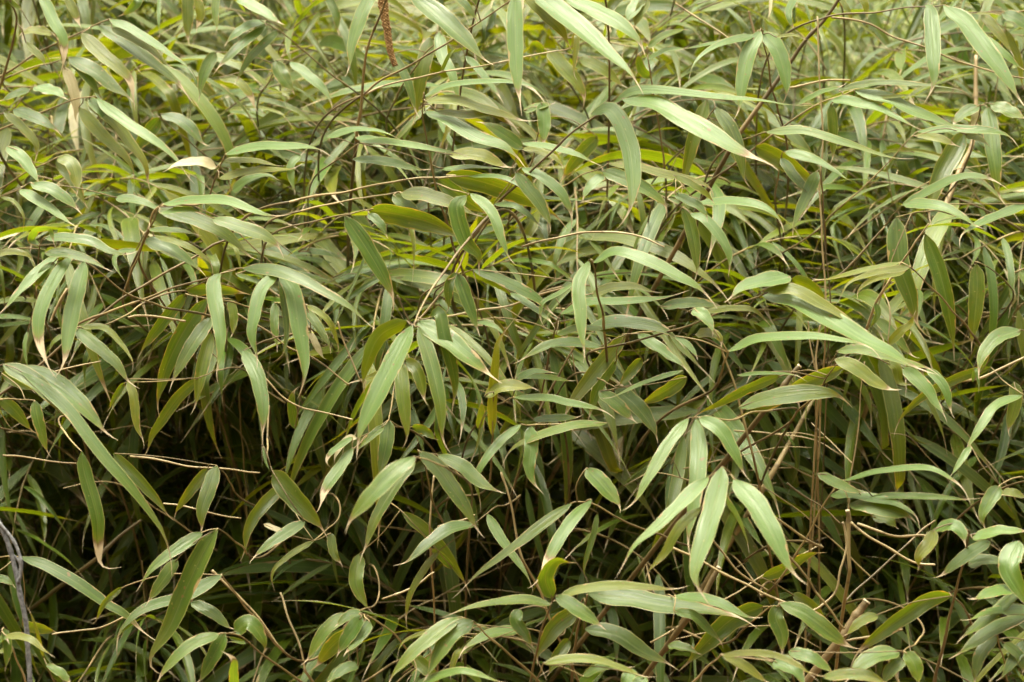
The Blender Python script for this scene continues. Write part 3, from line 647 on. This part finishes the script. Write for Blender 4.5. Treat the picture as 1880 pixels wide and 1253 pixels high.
spray('I', 2.26, 'stem at the bottom right with blunt leaves fanned downwards', "1330,1000 1290,1040 1230,1085",
  ["1205,1088 1080,1112 980,1180 920,1265 106 g", "1238,1090 1290,1160 1315,1280 100 g", "1230,1130 1160,1190 1110,1280 88 g", "610,1085 740,1125 875,1220 84 g"], 1.4)
spray('I', 2.22, 'stem at the bottom with yellow edged leaves arching right', "60,1300 140,1210 245,1105",
  ["250,1102 370,1165 520,1275 64 y", "250,1108 450,1095 620,1140 790,1250 44 y", "530,1138 640,1185 710,1290 112 l", "790,1225 1000,1212 1180,1275 74 y"], 1.7, M_PALE)
spray('I', 2.30, 'stem in the bottom right corner with narrow upright leaves', "1800,1300 1770,1160 1735,1000",
  ["1732,1000 1640,1110 1605,1280 84 g", "1890,1030 1800,1165 1740,1260 84 g", "1770,1040 1850,1110 1880,1220 70 g"], 1.3)
spray('I', 2.36, 'stem at the bottom with a leaf slanting right, its tip thin and curled', "-80,800 -40,790 0,790",
  ["-5,785 200,815 330,875 465,935 70 l", "-10,870 100,895 180,970 275,1058 64 g", "-40,1050 60,1070 140,1110 60 g"], 1.3)

# ---------------------------------------------------------------- bare things among the leaves
def stalk(tile, d, label, pts, r, mat, dz=0.0, name='dead_stalk', cat='dead stalk', group='bare dead stalks among the leaves', cut=False, down=False):
    rr = random.Random(label)
    tp = pix(tile, pts); P = [at(p[0], p[1], d + dz * i / max(1, len(tp) - 1)) for i, p in enumerate(tp)]
    low = min(P, key=lambda q: q.z)
    path, L = catmull(P, max(8, int(len(tp) * 8)))
    if down:     # the first point runs on down to the soil
        q = P[0]; dirn = (P[0] - P[1]).normalized()
        t = q.z / max(.25, -dirn.z) if dirn.z < 0 else q.z
        g_ = Vector((q.x + dirn.x * min(t, .7), q.y + (.18 if r > 4 else .55) + dirn.y * .2, 0))
        mid = q.lerp(g_, .5) + dirn * .05 + Vector((0, .02, 0))
        ext, _ = catmull([g_, mid, q], 14)
        path = ext[:-1] + path
    base = path[0]
    e = bpy.data.objects.new(name, None); C.objects.link(e); e.location = base; e.empty_display_size = .03
    tag(e, label, cat, group)
    rp = crooked([p - base for p in path], min(.004, .0016 * r) if r < 3 else .0006, rr)
    link("stalk", tube_mesh("stalk", rp, r * (.00064 if r < 3 else .0009), r * (.0008 if cut else .0005), mat, sides=9, node=.075, ph=rr.uniform(0, 1), cap=True), e)
    if cut:
        a, b = rp[-2], rp[-1]; dv = (b - a).normalized()
        link("cut_end", tube_mesh("cut_end", [b + dv * .0002, b + dv * .0012, b + dv * .002], r * .00092, r * .0008, M_CUT, sides=9, swell=0), e)
    return e
stalk('F', 2.92, 'thick tan bamboo culm leaning up behind the olive leaves right of centre', "540,1310 600,1200 720,985 745,940", 4.2, M_PALE, .05, 'bamboo_culm', 'bamboo culm', None, False, True)
stalk('I', 2.46, 'short cut bamboo stub with a pale cut end standing low right', "905,1000 960,915 1028,822", 5.0, M_CULM, 0, 'cut_culm', 'cut culm', None, True, True)
stalk('I', 2.52, 'small cut stem with a pale top in the lower right gap where bent twigs meet', "935,640 930,480 928,335", 2.8, M_TWIG, 0, 'cut_culm', 'cut culm', None, True, True)
stalk('I', 2.48, 'small tilted cut stub with a white end beside the three pale leaves', "150,800 185,720 232,640", 3.4, M_TWIG, 0, 'cut_culm', 'cut culm', None, True, True)
stalk('F', 2.62, 'short cut stub with a pale blunt end under the level pale leaf', "560,900 610,830 665,765", 3.4, M_CULM, 0, 'cut_culm', 'cut culm', None, True, True)
stalk('C', 2.64, 'pale upright dead stalk at the upper right', "815,1640 800,1400 785,1000 790,640 780,300 765,90", 1.7, M_PALE, 0, down=True)
stalk('C', 2.66, 'second pale upright stalk just right of the first, shorter and greener', "835,1640 815,1400 795,1150 785,900", 1.3, M_CULM, 0, down=True)
stalk('C', 2.68, 'long thin pale stalk sloping down right to the right edge at the top', "840,95 1050,130 1200,205 1430,290 1700,385 1900,425", 1.7, M_PALE, 0)
stalk('C', 2.74, 'thick brown branch slanting up to the top edge right of centre', "330,740 460,560 610,350 700,220 800,110 880,0 920,-50", 3.4, M_CULM, -.05, down=True)
stalk('C', 2.76, 'thin pale stalk slanting down right at the top of the right half', "0,20 130,100 300,220 360,280", 1.7, M_PALE, 0)
stalk('C', 2.90, 'pale slanting stalk behind the tent of two leaves', "460,310 430,200 395,60", 2.6, M_PALE, 0)
stalk('C', 2.98, 'blurred pale culm leaning in the dark gap near the right edge', "1440,1150 1540,900 1610,720 1620,300", 4.6, M_PALE, .1, down=True)
stalk('C', 2.74, 'thin pale stalk lying nearly level above the overlapping pale leaves', "610,475 700,455 820,440 940,432", 2.0, M_PALE, 0)
stalk('I', 2.40, 'long pale jointed stalk sloping down right across the lower right', "-20,525 350,710 520,790 700,875 865,972", 2.0, M_PALE, 0)
stalk('I', 2.42, 'second pale jointed stalk bending above the long sloping one', "190,470 300,620 400,700 500,760", 1.8, M_PALE, .02)
stalk('I', 2.38, 'brown bare twig dropping from the pale leaf tip to the cut stub', "560,510 710,690 760,770 855,885 912,965", 2.0, M_TWIG, .02)
stalk('I', 2.47, 'pale jointed twig bent right from the small cut stem', "945,390 1040,465 1150,520 1280,600 1400,620", 2.1, M_PALE, -.02)
stalk('I', 2.49, 'level pale jointed twig just above the bent one', "980,398 1100,435 1205,468 1365,466", 2.2, M_PALE, 0)
stalk('I', 2.48, 'crooked pale twig zigzagging down below the small cut stem', "900,390 930,520 895,650 868,770 790,842 710,872", 2.0, M_PALE, 0)
stalk('I', 2.50, 'thin green stalk running down right into the small cut stem', "600,180 700,245 810,322 890,400", 1.6, M_CULM, 0)
stalk('I', 2.66, 'long thin stalk crossing the dark gap at the lower right', "900,830 1060,680 1250,505 1400,380", 2.0, M_CULM, .06)
stalk('I', 2.42, 'short pale stick sloping up right near the bottom right', "920,1030 1060,1010 1225,968", 2.0, M_PALE, 0)
stalk('F', 2.58, 'pale thin stick sloping down from the right edge', "1480,850 1640,825 1740,780 1900,705", 2.2, M_PALE, 0)
stalk('F', 2.62, 'thin pale dead twig under the pale level leaf, upright', "770,880 760,740 775,640 780,540", 1.8, M_PALE, 0, down=True)
stalk('F', 2.64, 'dead brown twig leaning left beside the upright pale one', "750,780 730,640 715,520", 1.5, M_PALE, 0, down=True)
stalk('F', 2.56, 'dark knobbly upright twig right of centre with bare joints', "415,1240 370,1060 330,900 280,740 245,650", 2.2, M_TWIG, 0, down=True)
stalk('F', 2.66, 'dark thin twig rising right towards the broken leaning stalk', "700,310 850,290 960,200 1130,10", 1.8, M_TWIG, 0)
stalk('D', 2.54, 'pale thin stalk lying level at the left, just above the hollow', "250,800 400,765 545,735", 1.3, M_PALE, 0)
stalk('D', 2.56, 'thin tan stalk below the arched twig', "690,500 860,505 1000,520", 2.0, M_PALE, 0)
stalk('D', 2.58, 'thick olive branch rising right at the left middle', "-40,950 100,850 300,680 480,530 620,420 800,310 1000,200 1220,80", 2.4, M_CULM, 0, down=True)
stalk('D', 2.46, 'pale dry leaf sheath hanging between the left cluster leaves', "362,345 320,430 272,525", 2.4, M_PALE, 0, 'leaf_sheath', 'dry sheath', None)
stalk('D', 2.62, 'brown thin twig curving down right of the arched twig', "1280,480 1450,570 1560,660 1680,720 1880,865", 1.6, M_TWIG, 0)
stalk('D', 2.66, 'tan thin twig dropping through the middle of the dark hollow', "1420,820 1520,920 1600,970 1680,1000 1900,1050", 1.5, M_PALE, 0)
stalk('G', 2.56, 'long thin tan stalk crossing the top of the dark hollow', "15,30 250,58 420,75", 1.5, M_PALE, 0)
stalk('G', 2.72, 'dim tan stalk running level across the hollow to the right', "700,35 900,65 1100,95 1400,125", 1.7, M_PALE, 0)
stalk('G', 2.74, 'thin dark stalk sloping down right inside the hollow', "880,290 1050,320 1300,370", 1.5, M_PALE, 0)
stalk('G', 2.66, 'tan twig sloping down right in the bottom left dark', "1140,650 1250,740 1360,870 1530,1085", 2.2, M_PALE, 0)
stalk('G', 2.68, 'upright dead stalk in the bottom left dark', "1645,1190 1600,1020 1550,880 1510,770", 2.0, M_PALE, 0, down=True)
stalk('G', 2.62, 'thin bent stalk low in the hollow pointing left', "720,880 560,955 440,970 280,995", 1.6, M_PALE, 0)
stalk('G', 2.98, 'dim reddish culm lying aslant deep in the hollow', "530,580 640,470 760,380", 3.4, M_CULM, 0, down=True)
stalk('H', 2.54, 'upright pale dead stalk left of the crossing leaves, low middle', "1010,600 970,470 930,290 880,120", 2.2, M_PALE, 0, down=True)
stalk('H', 2.58, 'thin pale stalk sloping up right in the dark lower middle', "240,805 420,730 520,660", 1.8, M_PALE, 0)
stalk('H', 2.54, 'tan stick slanting under the broad leaves below the star', "540,415 640,385 740,350", 1.8, M_PALE, 0)
stalk('H', 2.60, 'upright thin brown stalk left of the broad leaves, lower middle', "500,420 500,280 520,140", 1.9, M_PALE, 0, down=True)
stalk('E', 2.56, 'thin dark twig right of the centre slanting up to a node', "1080,1010 1150,880 1230,720 1300,600", 1.9, M_TWIG, 0)
stalk('E', 2.58, 'long thin tan stalk sloping up right behind the centre', "560,500 700,475 900,430 1000,405 1220,340", 1.8, M_PALE, 0)
stalk('E', 2.60, 'tan stalk arching over the centre right', "990,120 1150,75 1330,45 1500,40 1650,70 1760,120", 1.8, M_PALE, 0)
stalk('E', 2.60, 'bundle twig leaning up right above the star, palest of three', "420,530 540,400 640,250 700,120", 1.8, M_PALE, .04)
stalk('E', 2.62, 'thin dark twig left of the star slanting down right', "320,380 350,450 400,535", 1.4, M_TWIG, 0)
stalk('E', 2.64, 'thin tan stalk at the far left of the star', "0,520 60,700 130,850", 1.6, M_PALE, 0)

def vine(label, tile, d, strands):
    V, F, U = [], [], []; base = None
    allp = [[at(p[0], p[1], d + dz) for p in pix(tile, s)] for s, r, dz in strands]
    base = allp[0][0]
    e = bpy.data.objects.new('dead_vine', None); C.objects.link(e); e.location = base; e.empty_display_size = .03
    tag(e, label, 'dead vine')
    rr = random.Random(3)
    for P, (s, r, dz) in zip(allp, strands):
        path, _ = catmull(P, 40)
        V, F, U = [], [], []
        tube_data(V, F, U, crooked([p - base for p in path], .004, rr), r * .001, r * .0009, sides=9, node=.021, swell=.3)
        link("strand", make_mesh("strand", V, F, M_GREY, U), e)
g0 = at(55, 1330, 2.32)
vine('grey twisted dead vine standing at the bottom left edge', 'G', 2.30,
     [("175,2200 165,1500 160,1250 150,1050 140,900 100,700 60,560 0,400 -40,330", 2.4, 0), ("98,720 108,620 85,520 50,450 0,385 -40,350", 1.6, -.005), ("60,570 95,600 112,640 100,700", 1.3, .004)])

def seed_spike():
    path2 = pix('B', "235,-30 250,60 268,170 285,280 308,350")
    P = [at(p[0], p[1], 2.66) for p in path2]; path, L = catmull(P, 46)
    base = path[0]
    e = bpy.data.objects.new('seed_spike', None); C.objects.link(e); e.location = base
    tag(e, 'knobbly brown seed spike hanging at the top beside the forking stem', 'seed spike')
    up = [base + Vector((-.004, .01, .06)), base + Vector((0, .004, .03)), base]
    st, _ = catmull(up, 6)
    link('stalk', tube_mesh('stalk', [p - base for p in st + path[1:]], .0012, .0006, M_TWIG, node=.03), e)
    V, F, U = [], [], []; rr = random.Random(8)
    for i, p in enumerate(path):
        t = i / len(path); rad_ = .0052 * (1 - .45 * t)
        tan = (path[min(i + 1, 46)] - path[max(i - 1, 0)]).normalized(); x = tan.cross(Vector((0, 1, 0))).normalized(); y = tan.cross(x)
        for k in range(5):
            a = k * 1.2566 + i * .63; o = x * math.cos(a) + y * math.sin(a); s = x * -math.sin(a) + y * math.cos(a)
            c = p - base + o * rad_ * .55; b = len(V); q = rad_ * rr.uniform(.5, .75)
            for v in (c - tan * q * .9, c + s * q * .7 + o * q * .1, c + o * q, c - s * q * .7 + o * q * .1, c + tan * q * 1.3 + o * q * .6): V.append(v); U.append((.5, t))
            F += [(b, b + 1, b + 2), (b, b + 2, b + 3), (b + 1, b + 4, b + 2), (b + 2, b + 4, b + 3), (b, b + 3, b + 4, b + 1)]
    link('husks', make_mesh('husks', V, F, M_SEED, U), e)
seed_spike()


# ------------------------------------------------------------------ leaf and twig kinds for the mass behind
def leaf_proto(i):
    rr = random.Random(900 + i)
    n = 14; L = 1.0
    kink = rr.uniform(.35, .75) if i % 4 == 1 else 0; kang = rad(rr.uniform(25, 75))
    bend = rad(rr.uniform(12, 80)); start = rad(rr.uniform(-20, 25)); yaw = rr.uniform(-.3, .3); twist = rad(rr.gauss(0, 20))
    p = Vector((0, 0, 0)); pts = [p.copy()]; sides = []
    for k in range(n + 1):
        t = k / n
        pitch = -start - bend * (t ** 1.3)
        if t > .84: yaw += rr.uniform(-.2, .2)
        if kink and t > kink: pitch -= kang
        d = Vector((math.cos(pitch) * math.cos(yaw * t), math.cos(pitch) * math.sin(yaw * t), math.sin(pitch)))
        side = Vector((-math.sin(yaw * t), math.cos(yaw * t), 0))
        nor = d.cross(side)
        a = twist * t
        sides.append((side * math.cos(a) + nor * math.sin(a)).normalized())
        if k < n:
            p = p + d * (L / n); pts.append(p.copy())
    return blade("leaf", pts, [-s for s in sides], rr.uniform(.062, .096), fold=rr.uniform(.1, .3), n_across=4, rr=rr)
LEAVES = [leaf_proto(i) for i in range(26)]

def euler_to(d, roll=0.0):
    """matrix whose X axis is d, Z as near up as can be"""
    x = d.normalized(); z = Vector((0, 0, 1)); y = z.cross(x)
    if y.length < 1e-3: y = Vector((0, 1, 0))
    y.normalize(); z = x.cross(y)
    m = Matrix((x, y, z)).transposed()
    return m @ Matrix.Rotation(roll, 3, 'X')

TWIGS = []
def twig_proto(i):
    rr = random.Random(300 + i)
    L = rr.uniform(.13, .25)
    el = rr.uniform(-.1, .9); droop = rr.uniform(.5, 1.5)
    p = Vector((0, 0, 0)); path = [p.copy()]; n = 12; yw = 0
    for k in range(n):
        a = el - droop * (k / n); yw += rr.uniform(-.06, .06)
        p = p + Vector((math.cos(a) * math.cos(yw), math.cos(a) * math.sin(yw), math.sin(a))) * (L / n); path.append(p.copy())
    V, F, U = [], [], []
    tube_data(V, F, U, path, .0014, .0007, sides=6, node=.045, ph=rr.uniform(0, 1))
    me = make_mesh("twig", V, F, rr.choice((M_TWIG, M_TWIG, M_PALE, M_CULM)), U)
    lv = []
    m = rr.choice((7, 8, 8, 9, 10))
    for k in range(m):
        q = .42 + .58 * k / (m - 1)
        idx = min(n, int(round(q * n))); b = path[idx]
        tan = (path[min(n, idx + 1)] - path[max(0, idx - 1)]).normalized()
        sgn = 1 if k % 2 else -1
        ang = sgn * rad(rr.uniform(22, 62)) * (1.0 if k < m - 1 else .25)
        d = Matrix.Rotation(ang, 3, 'Z') @ tan
        d.z = d.z * .6 + rr.uniform(-.25, .25)
        ln = rr.choice((rr.uniform(.07, .13), rr.uniform(.11, .18), rr.uniform(.15, .23)))
        lv.append((b.copy(), euler_to(d, rad(rr.gauss(0, 22))), ln, rr.uniform(.72, 1.08) if rr.random() > .2 else rr.uniform(.28, .5), rr.randrange(len(LEAVES))))
    TWIGS.append((me, lv))
for i in range(18): twig_proto(i)

def leafy_stem(P, root, k, label, group, rr, az_mid=-1.2, qlo=.62, yel=.3, mat=None, r=.0019, tonecat='bamboo'):
    e = bpy.data.objects.new("bamboo_plant", None); C.objects.link(e); e.location = root; e.empty_display_size = .05
    tag(e, label, tonecat, group)
    h = P.z - root.z
    c1 = root + Vector((rr.uniform(-.04, .04), rr.uniform(-.04, .04), h * .55))
    c2 = P + Vector(((root.x - P.x) * .45, (root.y - P.y) * .45, -h * .12 + .05))
    cul = []
    for j in range(25):
        t = j / 24
        cul.append(root * (1 - t) ** 3 + c1 * (3 * t * (1 - t) ** 2) + c2 * (3 * t * t * (1 - t)) + P * t ** 3)
    link("culm", tube_mesh("culm", [p - root for p in cul], r * 1.25, r * .45, mat or rr.choice((M_CULM, M_CULM, M_CULM, M_TWIG, M_TWIG, M_PALE)), ph=rr.uniform(0, 1), node=.11), e)
    nl = 0
    for j in range(k):
        q = 1.0 if j == 0 else rr.uniform(qlo, .98)
        b = cul[min(24, int(q * 24))]
        me, lv = rr.choice(TWIGS)
        to = link("twig", me, e, b - root)
        az = rr.gauss(az_mid, 1.0)
        to.rotation_euler = (rr.gauss(0, .15), rr.gauss(0, .2), az)
        sc = rr.uniform(.85, 1.15); to.scale = (sc, sc, sc)
        for (lb, lm, ln, wf, kind) in lv:
            nl += 1
            if rr.random() < .08 or nl > 100: continue
            lo = bpy.data.objects.new("leaf", LEAVES[kind]); C.objects.link(lo); lo.parent = to
            mm = lm.to_4x4(); mm.translation = lb
            lo.matrix_local = mm @ Matrix.Diagonal((ln, ln * wf, ln, 1))
            y = yel + rr.gauss(0, .18)
            if rr.random() < .03: y = .65
            lo.color = (min(1, max(0, y)), rr.choice((0, 0, 0, .03, .06, .1, .2)), rr.uniform(.3, .75), 1.0 if rr.random() < .004 else 0.0)
    return e

def front_depth(x, y):
    """distance of the thicket's front surface along the line of sight"""
    t = y / 1253.0
    d = 3.28 - .98 * t + .22 * t * t if t < 1.3 else 2.38
    return d

def hole(x, y):
    """how far the front surface is set back: the hollows low on the left and at the right"""
    def bump(cx, cy, sx, sy): return math.exp(-((x - cx) / sx) ** 2 - ((y - cy) / sy) ** 2)
    return 1.0 * bump(150, 1060, 480, 290) + .7 * bump(800, 1030, 270, 170) + .32 * bump(1560, 960, 170, 110) + .3 * bump(1790, 190, 60, 110) + .2 * bump(1740, 760, 120, 200)

ZONES = []
def zone_label(x, y):
    if y < 420:
        return ('soft focus bamboo plant in the bright leafy mass at the upper left' if x < 640 else
                'soft focus bamboo plant in the pale leafy mass at the top middle' if x < 1250 else
                'soft focus bamboo plant among pale crossed twigs at the upper right')
    if y < 830:
        return ('shaded bamboo plant in the leafy wall behind the left drooping sprays' if x < 640 else
                'shaded bamboo plant in the tangle behind the central star of leaves' if x < 1250 else
                'shaded bamboo plant in the leafy wall at the right edge')
    return ('dim bamboo plant deep in the dark hollow at the lower left' if x < 640 else
            'dim bamboo plant deep in the shadowed lower middle' if x < 1250 else
            'shaded bamboo plant in the low leafy mass at the lower right')

FILL = []
def fill():
    rr = random.Random(41)
    # rows of (count, y range, set back range)
    plan = [(28, (-230, 120), (.05, .8)), (42, (60, 340), (.00, .6)), (50, (280, 620), (.05, .5)), (36, (560, 900), (.14, .6)), (30, (850, 1400), (.16, .8))]
    for cnt, (y0, y1), (s0, s1) in plan:
        for i in range(cnt):
            x = -120 + 2120 * ((i + rr.random()) / cnt)
            if y0 > 500: x = -330 + 2540 * ((i + rr.random()) / cnt)
            y = rr.uniform(y0, y1)
            u = rr.random()
            d = front_depth(x, y) + s0 + (s1 - s0) * u ** 1.3 + hole(x, y) * (1.0 if i % 2 else .5)
            P = at(x, y, d)
            if P.z < .16: P.z = .16
            root = Vector((P.x + rr.gauss(0, .16), P.y + rr.uniform(.10, .55), 0))
            top = y < 420
            FILL.append(leafy_stem(P, root, rr.choice((8, 8, 9, 9, 10)) + (3 if y > 520 else 0) + (2 if y > 800 else 0), zone_label(x, y), 'bamboo plants in the mass behind the front sprays', rr,
                       az_mid=rr.choice((-.1, -.3, -.5, -.7, .3, -1.4, -2.5, -3.0)), qlo=.62 if y < 520 else .36 if y < 800 else .2, yel=.40 if top and x < 1300 else .26))
fill()

def back_mass():
    rr = random.Random(23); V, F, U = [], [], []
    for i in range(860):
        x = rr.uniform(-1.75, 1.75); y = 2.7 + 2.5 * rr.random() ** 1.1
        if x > .8 and y > 3.5 and rr.random() < .75: continue
        h = rr.uniform(.75, 1.2); lx, ly = rr.gauss(0, .14), rr.gauss(-.05, .12)
        pts = [Vector((x + lx * (t ** 2), y + ly * (t ** 2), h * t)) for t in (0, .25, .5, .75, 1)]
        def ok(p, lim):
            q = p - CAM; d = q.dot(FWD)
            px = 940 + q.dot(RIGHT) / d / K; py = 626.5 - q.dot(UP) / d / K
            return d > front_depth(px, py) + lim + hole(px, py) * .26
        if all(ok(p, .3) for p in pts): tube_data(V, F, U, catmull(pts, 10)[0], .0018, .0007, sides=4, cap=False, swell=.1)
        ncul = len(F)
        for j in range(54):
            t = rr.uniform(.03, 1.04); k = min(3, int(t * 4)); b = pts[k].lerp(pts[k + 1], t * 4 - k)
            az = rr.gauss(rr.choice((-.3, -.6, -1.5, -2.7, 1.4)), .6)
            b = b + Vector((math.cos(az), math.sin(az), .3)) * rr.uniform(.02, .16)
            if not ok(b, .34): continue
            L = rr.uniform(.08, .19); w = L * (rr.uniform(.034, .052) if rr.random() > .2 else .018); pit = rr.uniform(-.5, .6); bend = rr.uniform(.3, 1.5); tw = rr.gauss(0, .4)
            p = b; n = 6; o = len(V)
            for s_ in range(n + 1):
                q = s_ / n; a = pit - bend * q
                dv = Vector((math.cos(a) * math.cos(az), math.cos(a) * math.sin(az), math.sin(a)))
                sd = Vector((math.sin(az), -math.cos(az), 0)); nr = sd.cross(dv)
                c, sn = math.cos(tw), math.sin(tw); sd, nr = sd * c + nr * sn, nr * c - sd * sn
                ww = w * prof(q)
                V += [p - sd * ww, p - nr * ww * .25, p + sd * ww]; U += [(0, q), (.5, q), (1, q)]
                p = p + dv * (L / n)
            for s_ in range(n):
                a = o + 3 * s_
                F += [(a, a + 1, a + 4, a + 3), (a + 1, a + 2, a + 5, a + 4)]
                MI[len(F) - 1] = 1; MI[len(F) - 2] = 1
    me = make_mesh("bamboo_mass", V, F, [M_CULM, M_LEAF], U)
    me.polygons.foreach_set('material_index', [MI.get(i, 0) for i in range(len(F))])
    o = link("bamboo_mass", me); o.color = (.3, .08, .5, 0)
    tag(o, 'dense shaded bamboo foliage deep inside and far back in the thicket', 'bamboo thicket', kind='stuff')
MI = {}
back_mass()

def loose_stalks():
    rr = random.Random(77)
    for i in range(110):
        x = rr.uniform(-60, 1940); y = rr.uniform(60, 1250)
        d = front_depth(x, y) + rr.uniform(-.02, .30) + hole(x, y) * .5
        P = at(x, y, d); L = rr.uniform(.07, .26); a = rr.choice((rr.gauss(.35, .35), rr.gauss(2.6, .35), rr.gauss(1.5, .3)))
        dv = Vector((math.cos(a), rr.gauss(-.1, .35), math.sin(a))).normalized()
        sag = Vector((0, 0, -rr.uniform(0, .12) * L))
        path, _ = catmull([Vector((0, 0, 0)), dv * (L * .35) - sag * .5, dv * (L * .7) - sag * .6, dv * L + sag], 18)
        e = bpy.data.objects.new('dead_stalk', None); C.objects.link(e); e.location = P
        zone = 'upper' if y < 420 else 'middle' if y < 830 else 'lower'
        tag(e, 'thin loose bare twig caught crosswise between the leaves in the %s part' % zone, 'dead stalk', 'loose bare twigs caught between the leaves')
        mt = rr.choice((M_PALE, M_PALE, M_TWIG)); r = rr.uniform(.0006, .0012)
        link('stalk', tube_mesh('stalk', crooked(path, .003, rr), r, r * .55, mt, node=rr.uniform(.03, .06), ph=rr.uniform(0, 1)), e)
        if rr.random() < .5:
            b = path[rr.randrange(6, 12)]; dd = (dv + Vector((rr.gauss(0, .5), rr.gauss(0, .4), rr.gauss(0, .5)))).normalized()
            p2, _ = catmull([b, b + dd * L * .2, b + dd * L * .42 + sag], 8)
            link('side_twig', tube_mesh('side_twig', p2, r * .7, r * .4, mt, node=.04), e)
loose_stalks()

# ------------------------------------------------------------------ setting
def ground():
    n = 60; V = []; F = []
    xs = [-60, -20, -8] + [-4 + 8 * i / 40 for i in range(41)] + [8, 20, 60]
    ys = [-20, -6, 0] + [1 + 7 * i / 40 for i in range(41)] + [10, 16, 30, 60, 160]
    for y in ys:
        for x in xs:
            z = .02 * noise.noise(Vector((x * 1.7, y * 1.7, 0))) - .012
            V.append((x, y, z))
    m = len(xs)
    for j in range(len(ys) - 1):
        for i in range(m - 1):
            a = j * m + i; F.append((a, a + 1, a + m + 1, a + m))
    o = link("ground", make_mesh("ground", V, F, M_GROUND)); tag(o, 'brown soil under the bamboo running out to a green lawn', 'ground', kind='structure')
ground()

def litter():
    rr = random.Random(5); V = []; F = []
    for i in range(5200):
        x = rr.uniform(-1.7, 1.7); y = rr.uniform(1.6, 4.8); z = rr.uniform(.002, .035)
        a = rr.uniform(0, 6.28); L = rr.uniform(.03, .07); w = rr.uniform(.004, .009); b = len(V)
        dx, dy = math.cos(a), math.sin(a); tl = rr.uniform(-.3, .3)
        for t, q in ((-1, .1), (-.4, 1), (.3, .9), (1, .05)):
            for s in (-1, 1):
                V.append((x + dx * t * L - dy * s * w * q, y + dy * t * L + dx * s * w * q, z + tl * t * L * .5 + (.008 if abs(t) < .6 else 0) + s * w * .3))
        for k in range(3): F.append((b + 2 * k, b + 2 * k + 1, b + 2 * k + 3, b + 2 * k + 2))
    o = link("leaf_litter", make_mesh("leaf_litter", V, F, M_LITTER)); tag(o, 'dry brown fallen leaves covering the soil under the bamboo', 'leaf litter', kind='stuff')
litter()

def lawn():
    rr = random.Random(6); V = []; F = []
    for i in range(16000):
        y = 4.9 + 5.0 * rr.random() ** 1.5; x = rr.uniform(-1, 1) * (y * .30 + .2)
        if y < 6.4 and x < .7: continue
        h = rr.uniform(.03, .08); a = rr.uniform(0, 6.28); w = .003; b = len(V)
        lx, ly = rr.gauss(0, .03), rr.gauss(0, .03)
        dx, dy = math.cos(a) * w, math.sin(a) * w
        V += [(x - dx, y - dy, -.01), (x + dx, y + dy, -.01), (x + lx * .4 + dx * .7, y + ly * .4 + dy * .7, h * .6), (x + lx * .4 - dx * .7, y + ly * .4 - dy * .7, h * .6), (x + lx, y + ly, h)]
        F += [(b, b + 1, b + 2, b + 3), (b + 3, b + 2, b + 4)]
    o = link("grass", make_mesh("grass", V, F, M_GRASS)); tag(o, 'bright short lawn grass seen through gaps behind the bamboo', 'grass', kind='stuff')
lawn()

# ------------------------------------------------------------------ light
w = bpy.data.worlds.new("World"); SC.world = w; w.use_nodes = True
nt = w.node_tree; nt.nodes.clear()
SUN_EL, SUN_AZ = rad(74), rad(320)
sky = N(nt, 'ShaderNodeTexSky', sky_type='NISHITA'); sky.sun_disc = False
sky.sun_elevation = SUN_EL; sky.sun_rotation = SUN_AZ; sky.dust_density = 4.0; sky.air_density = 1.0
g = G(nt)
hs = N(nt, 'ShaderNodeHueSaturation'); hs.inputs['Saturation'].default_value = .10
nt.links.new(sky.outputs[0], hs.inputs['Color'])
tc = N(nt, 'ShaderNodeTexCoord'); sp = N(nt, 'ShaderNodeSeparateXYZ'); nt.links.new(tc.outputs['Generated'], sp.inputs[0])
# a closed cloud layer: brightest overhead, dim towards the horizon, slightly warm
k = g.m('MULTIPLY_ADD', g.m('POWER', g.m('MAXIMUM', sp.outputs[2], 0.0), 2.0), 3.4, .055)
# added glow low in the north for leaf sheen, south dimmed for dark hollows
k = g.m('ADD', k, g.m('MULTIPLY', g.ss(sp.outputs[1], .15, .95), g.m('MULTIPLY', g.ss(sp.outputs[2], .0, .2), .85)))
k = g.m('MULTIPLY', k, g.ss(sp.outputs[1], -.8, .0, .3, 1.0))
cloud = g.mix(1.0, hs.outputs[0], g.xyz(k, g.m('MULTIPLY', k, .97), g.m('MULTIPLY', k, .80)), 'MULTIPLY')
bg = N(nt, 'ShaderNodeBackground'); bg.inputs['Strength'].default_value = .15
ow = N(nt, 'ShaderNodeOutputWorld')
nt.links.new(cloud, bg.inputs[0]); nt.links.new(bg.outputs[0], ow.inputs[0])
sl = bpy.data.lights.new("sun", 'SUN'); sl.energy = 1.2; sl.angle = rad(25); sl.color = (1, .94, .80)
so = bpy.data.objects.new("sun", sl); C.objects.link(so)
sd = Vector((math.sin(SUN_AZ) * math.cos(SUN_EL), math.cos(SUN_AZ) * math.cos(SUN_EL), math.sin(SUN_EL)))
so.rotation_euler = sd.to_track_quat('Z', 'Y').to_euler(); so.location = sd * 20

SC.view_settings.view_transform = 'Standard'; SC.view_settings.look = 'None'
SC.view_settings.exposure = 1.4; SC.view_settings.gamma = 1.0
SC.render.engine = 'CYCLES'
SC.cycles.use_denoising = True
SC.cycles.max_bounces = 8; SC.cycles.diffuse_bounces = 4; SC.cycles.transmission_bounces = 5; SC.cycles.glossy_bounces = 3
SC.cycles.use_adaptive_sampling = True; SC.cycles.adaptive_threshold = .01
SC.cycles.sample_clamp_indirect = 6.0
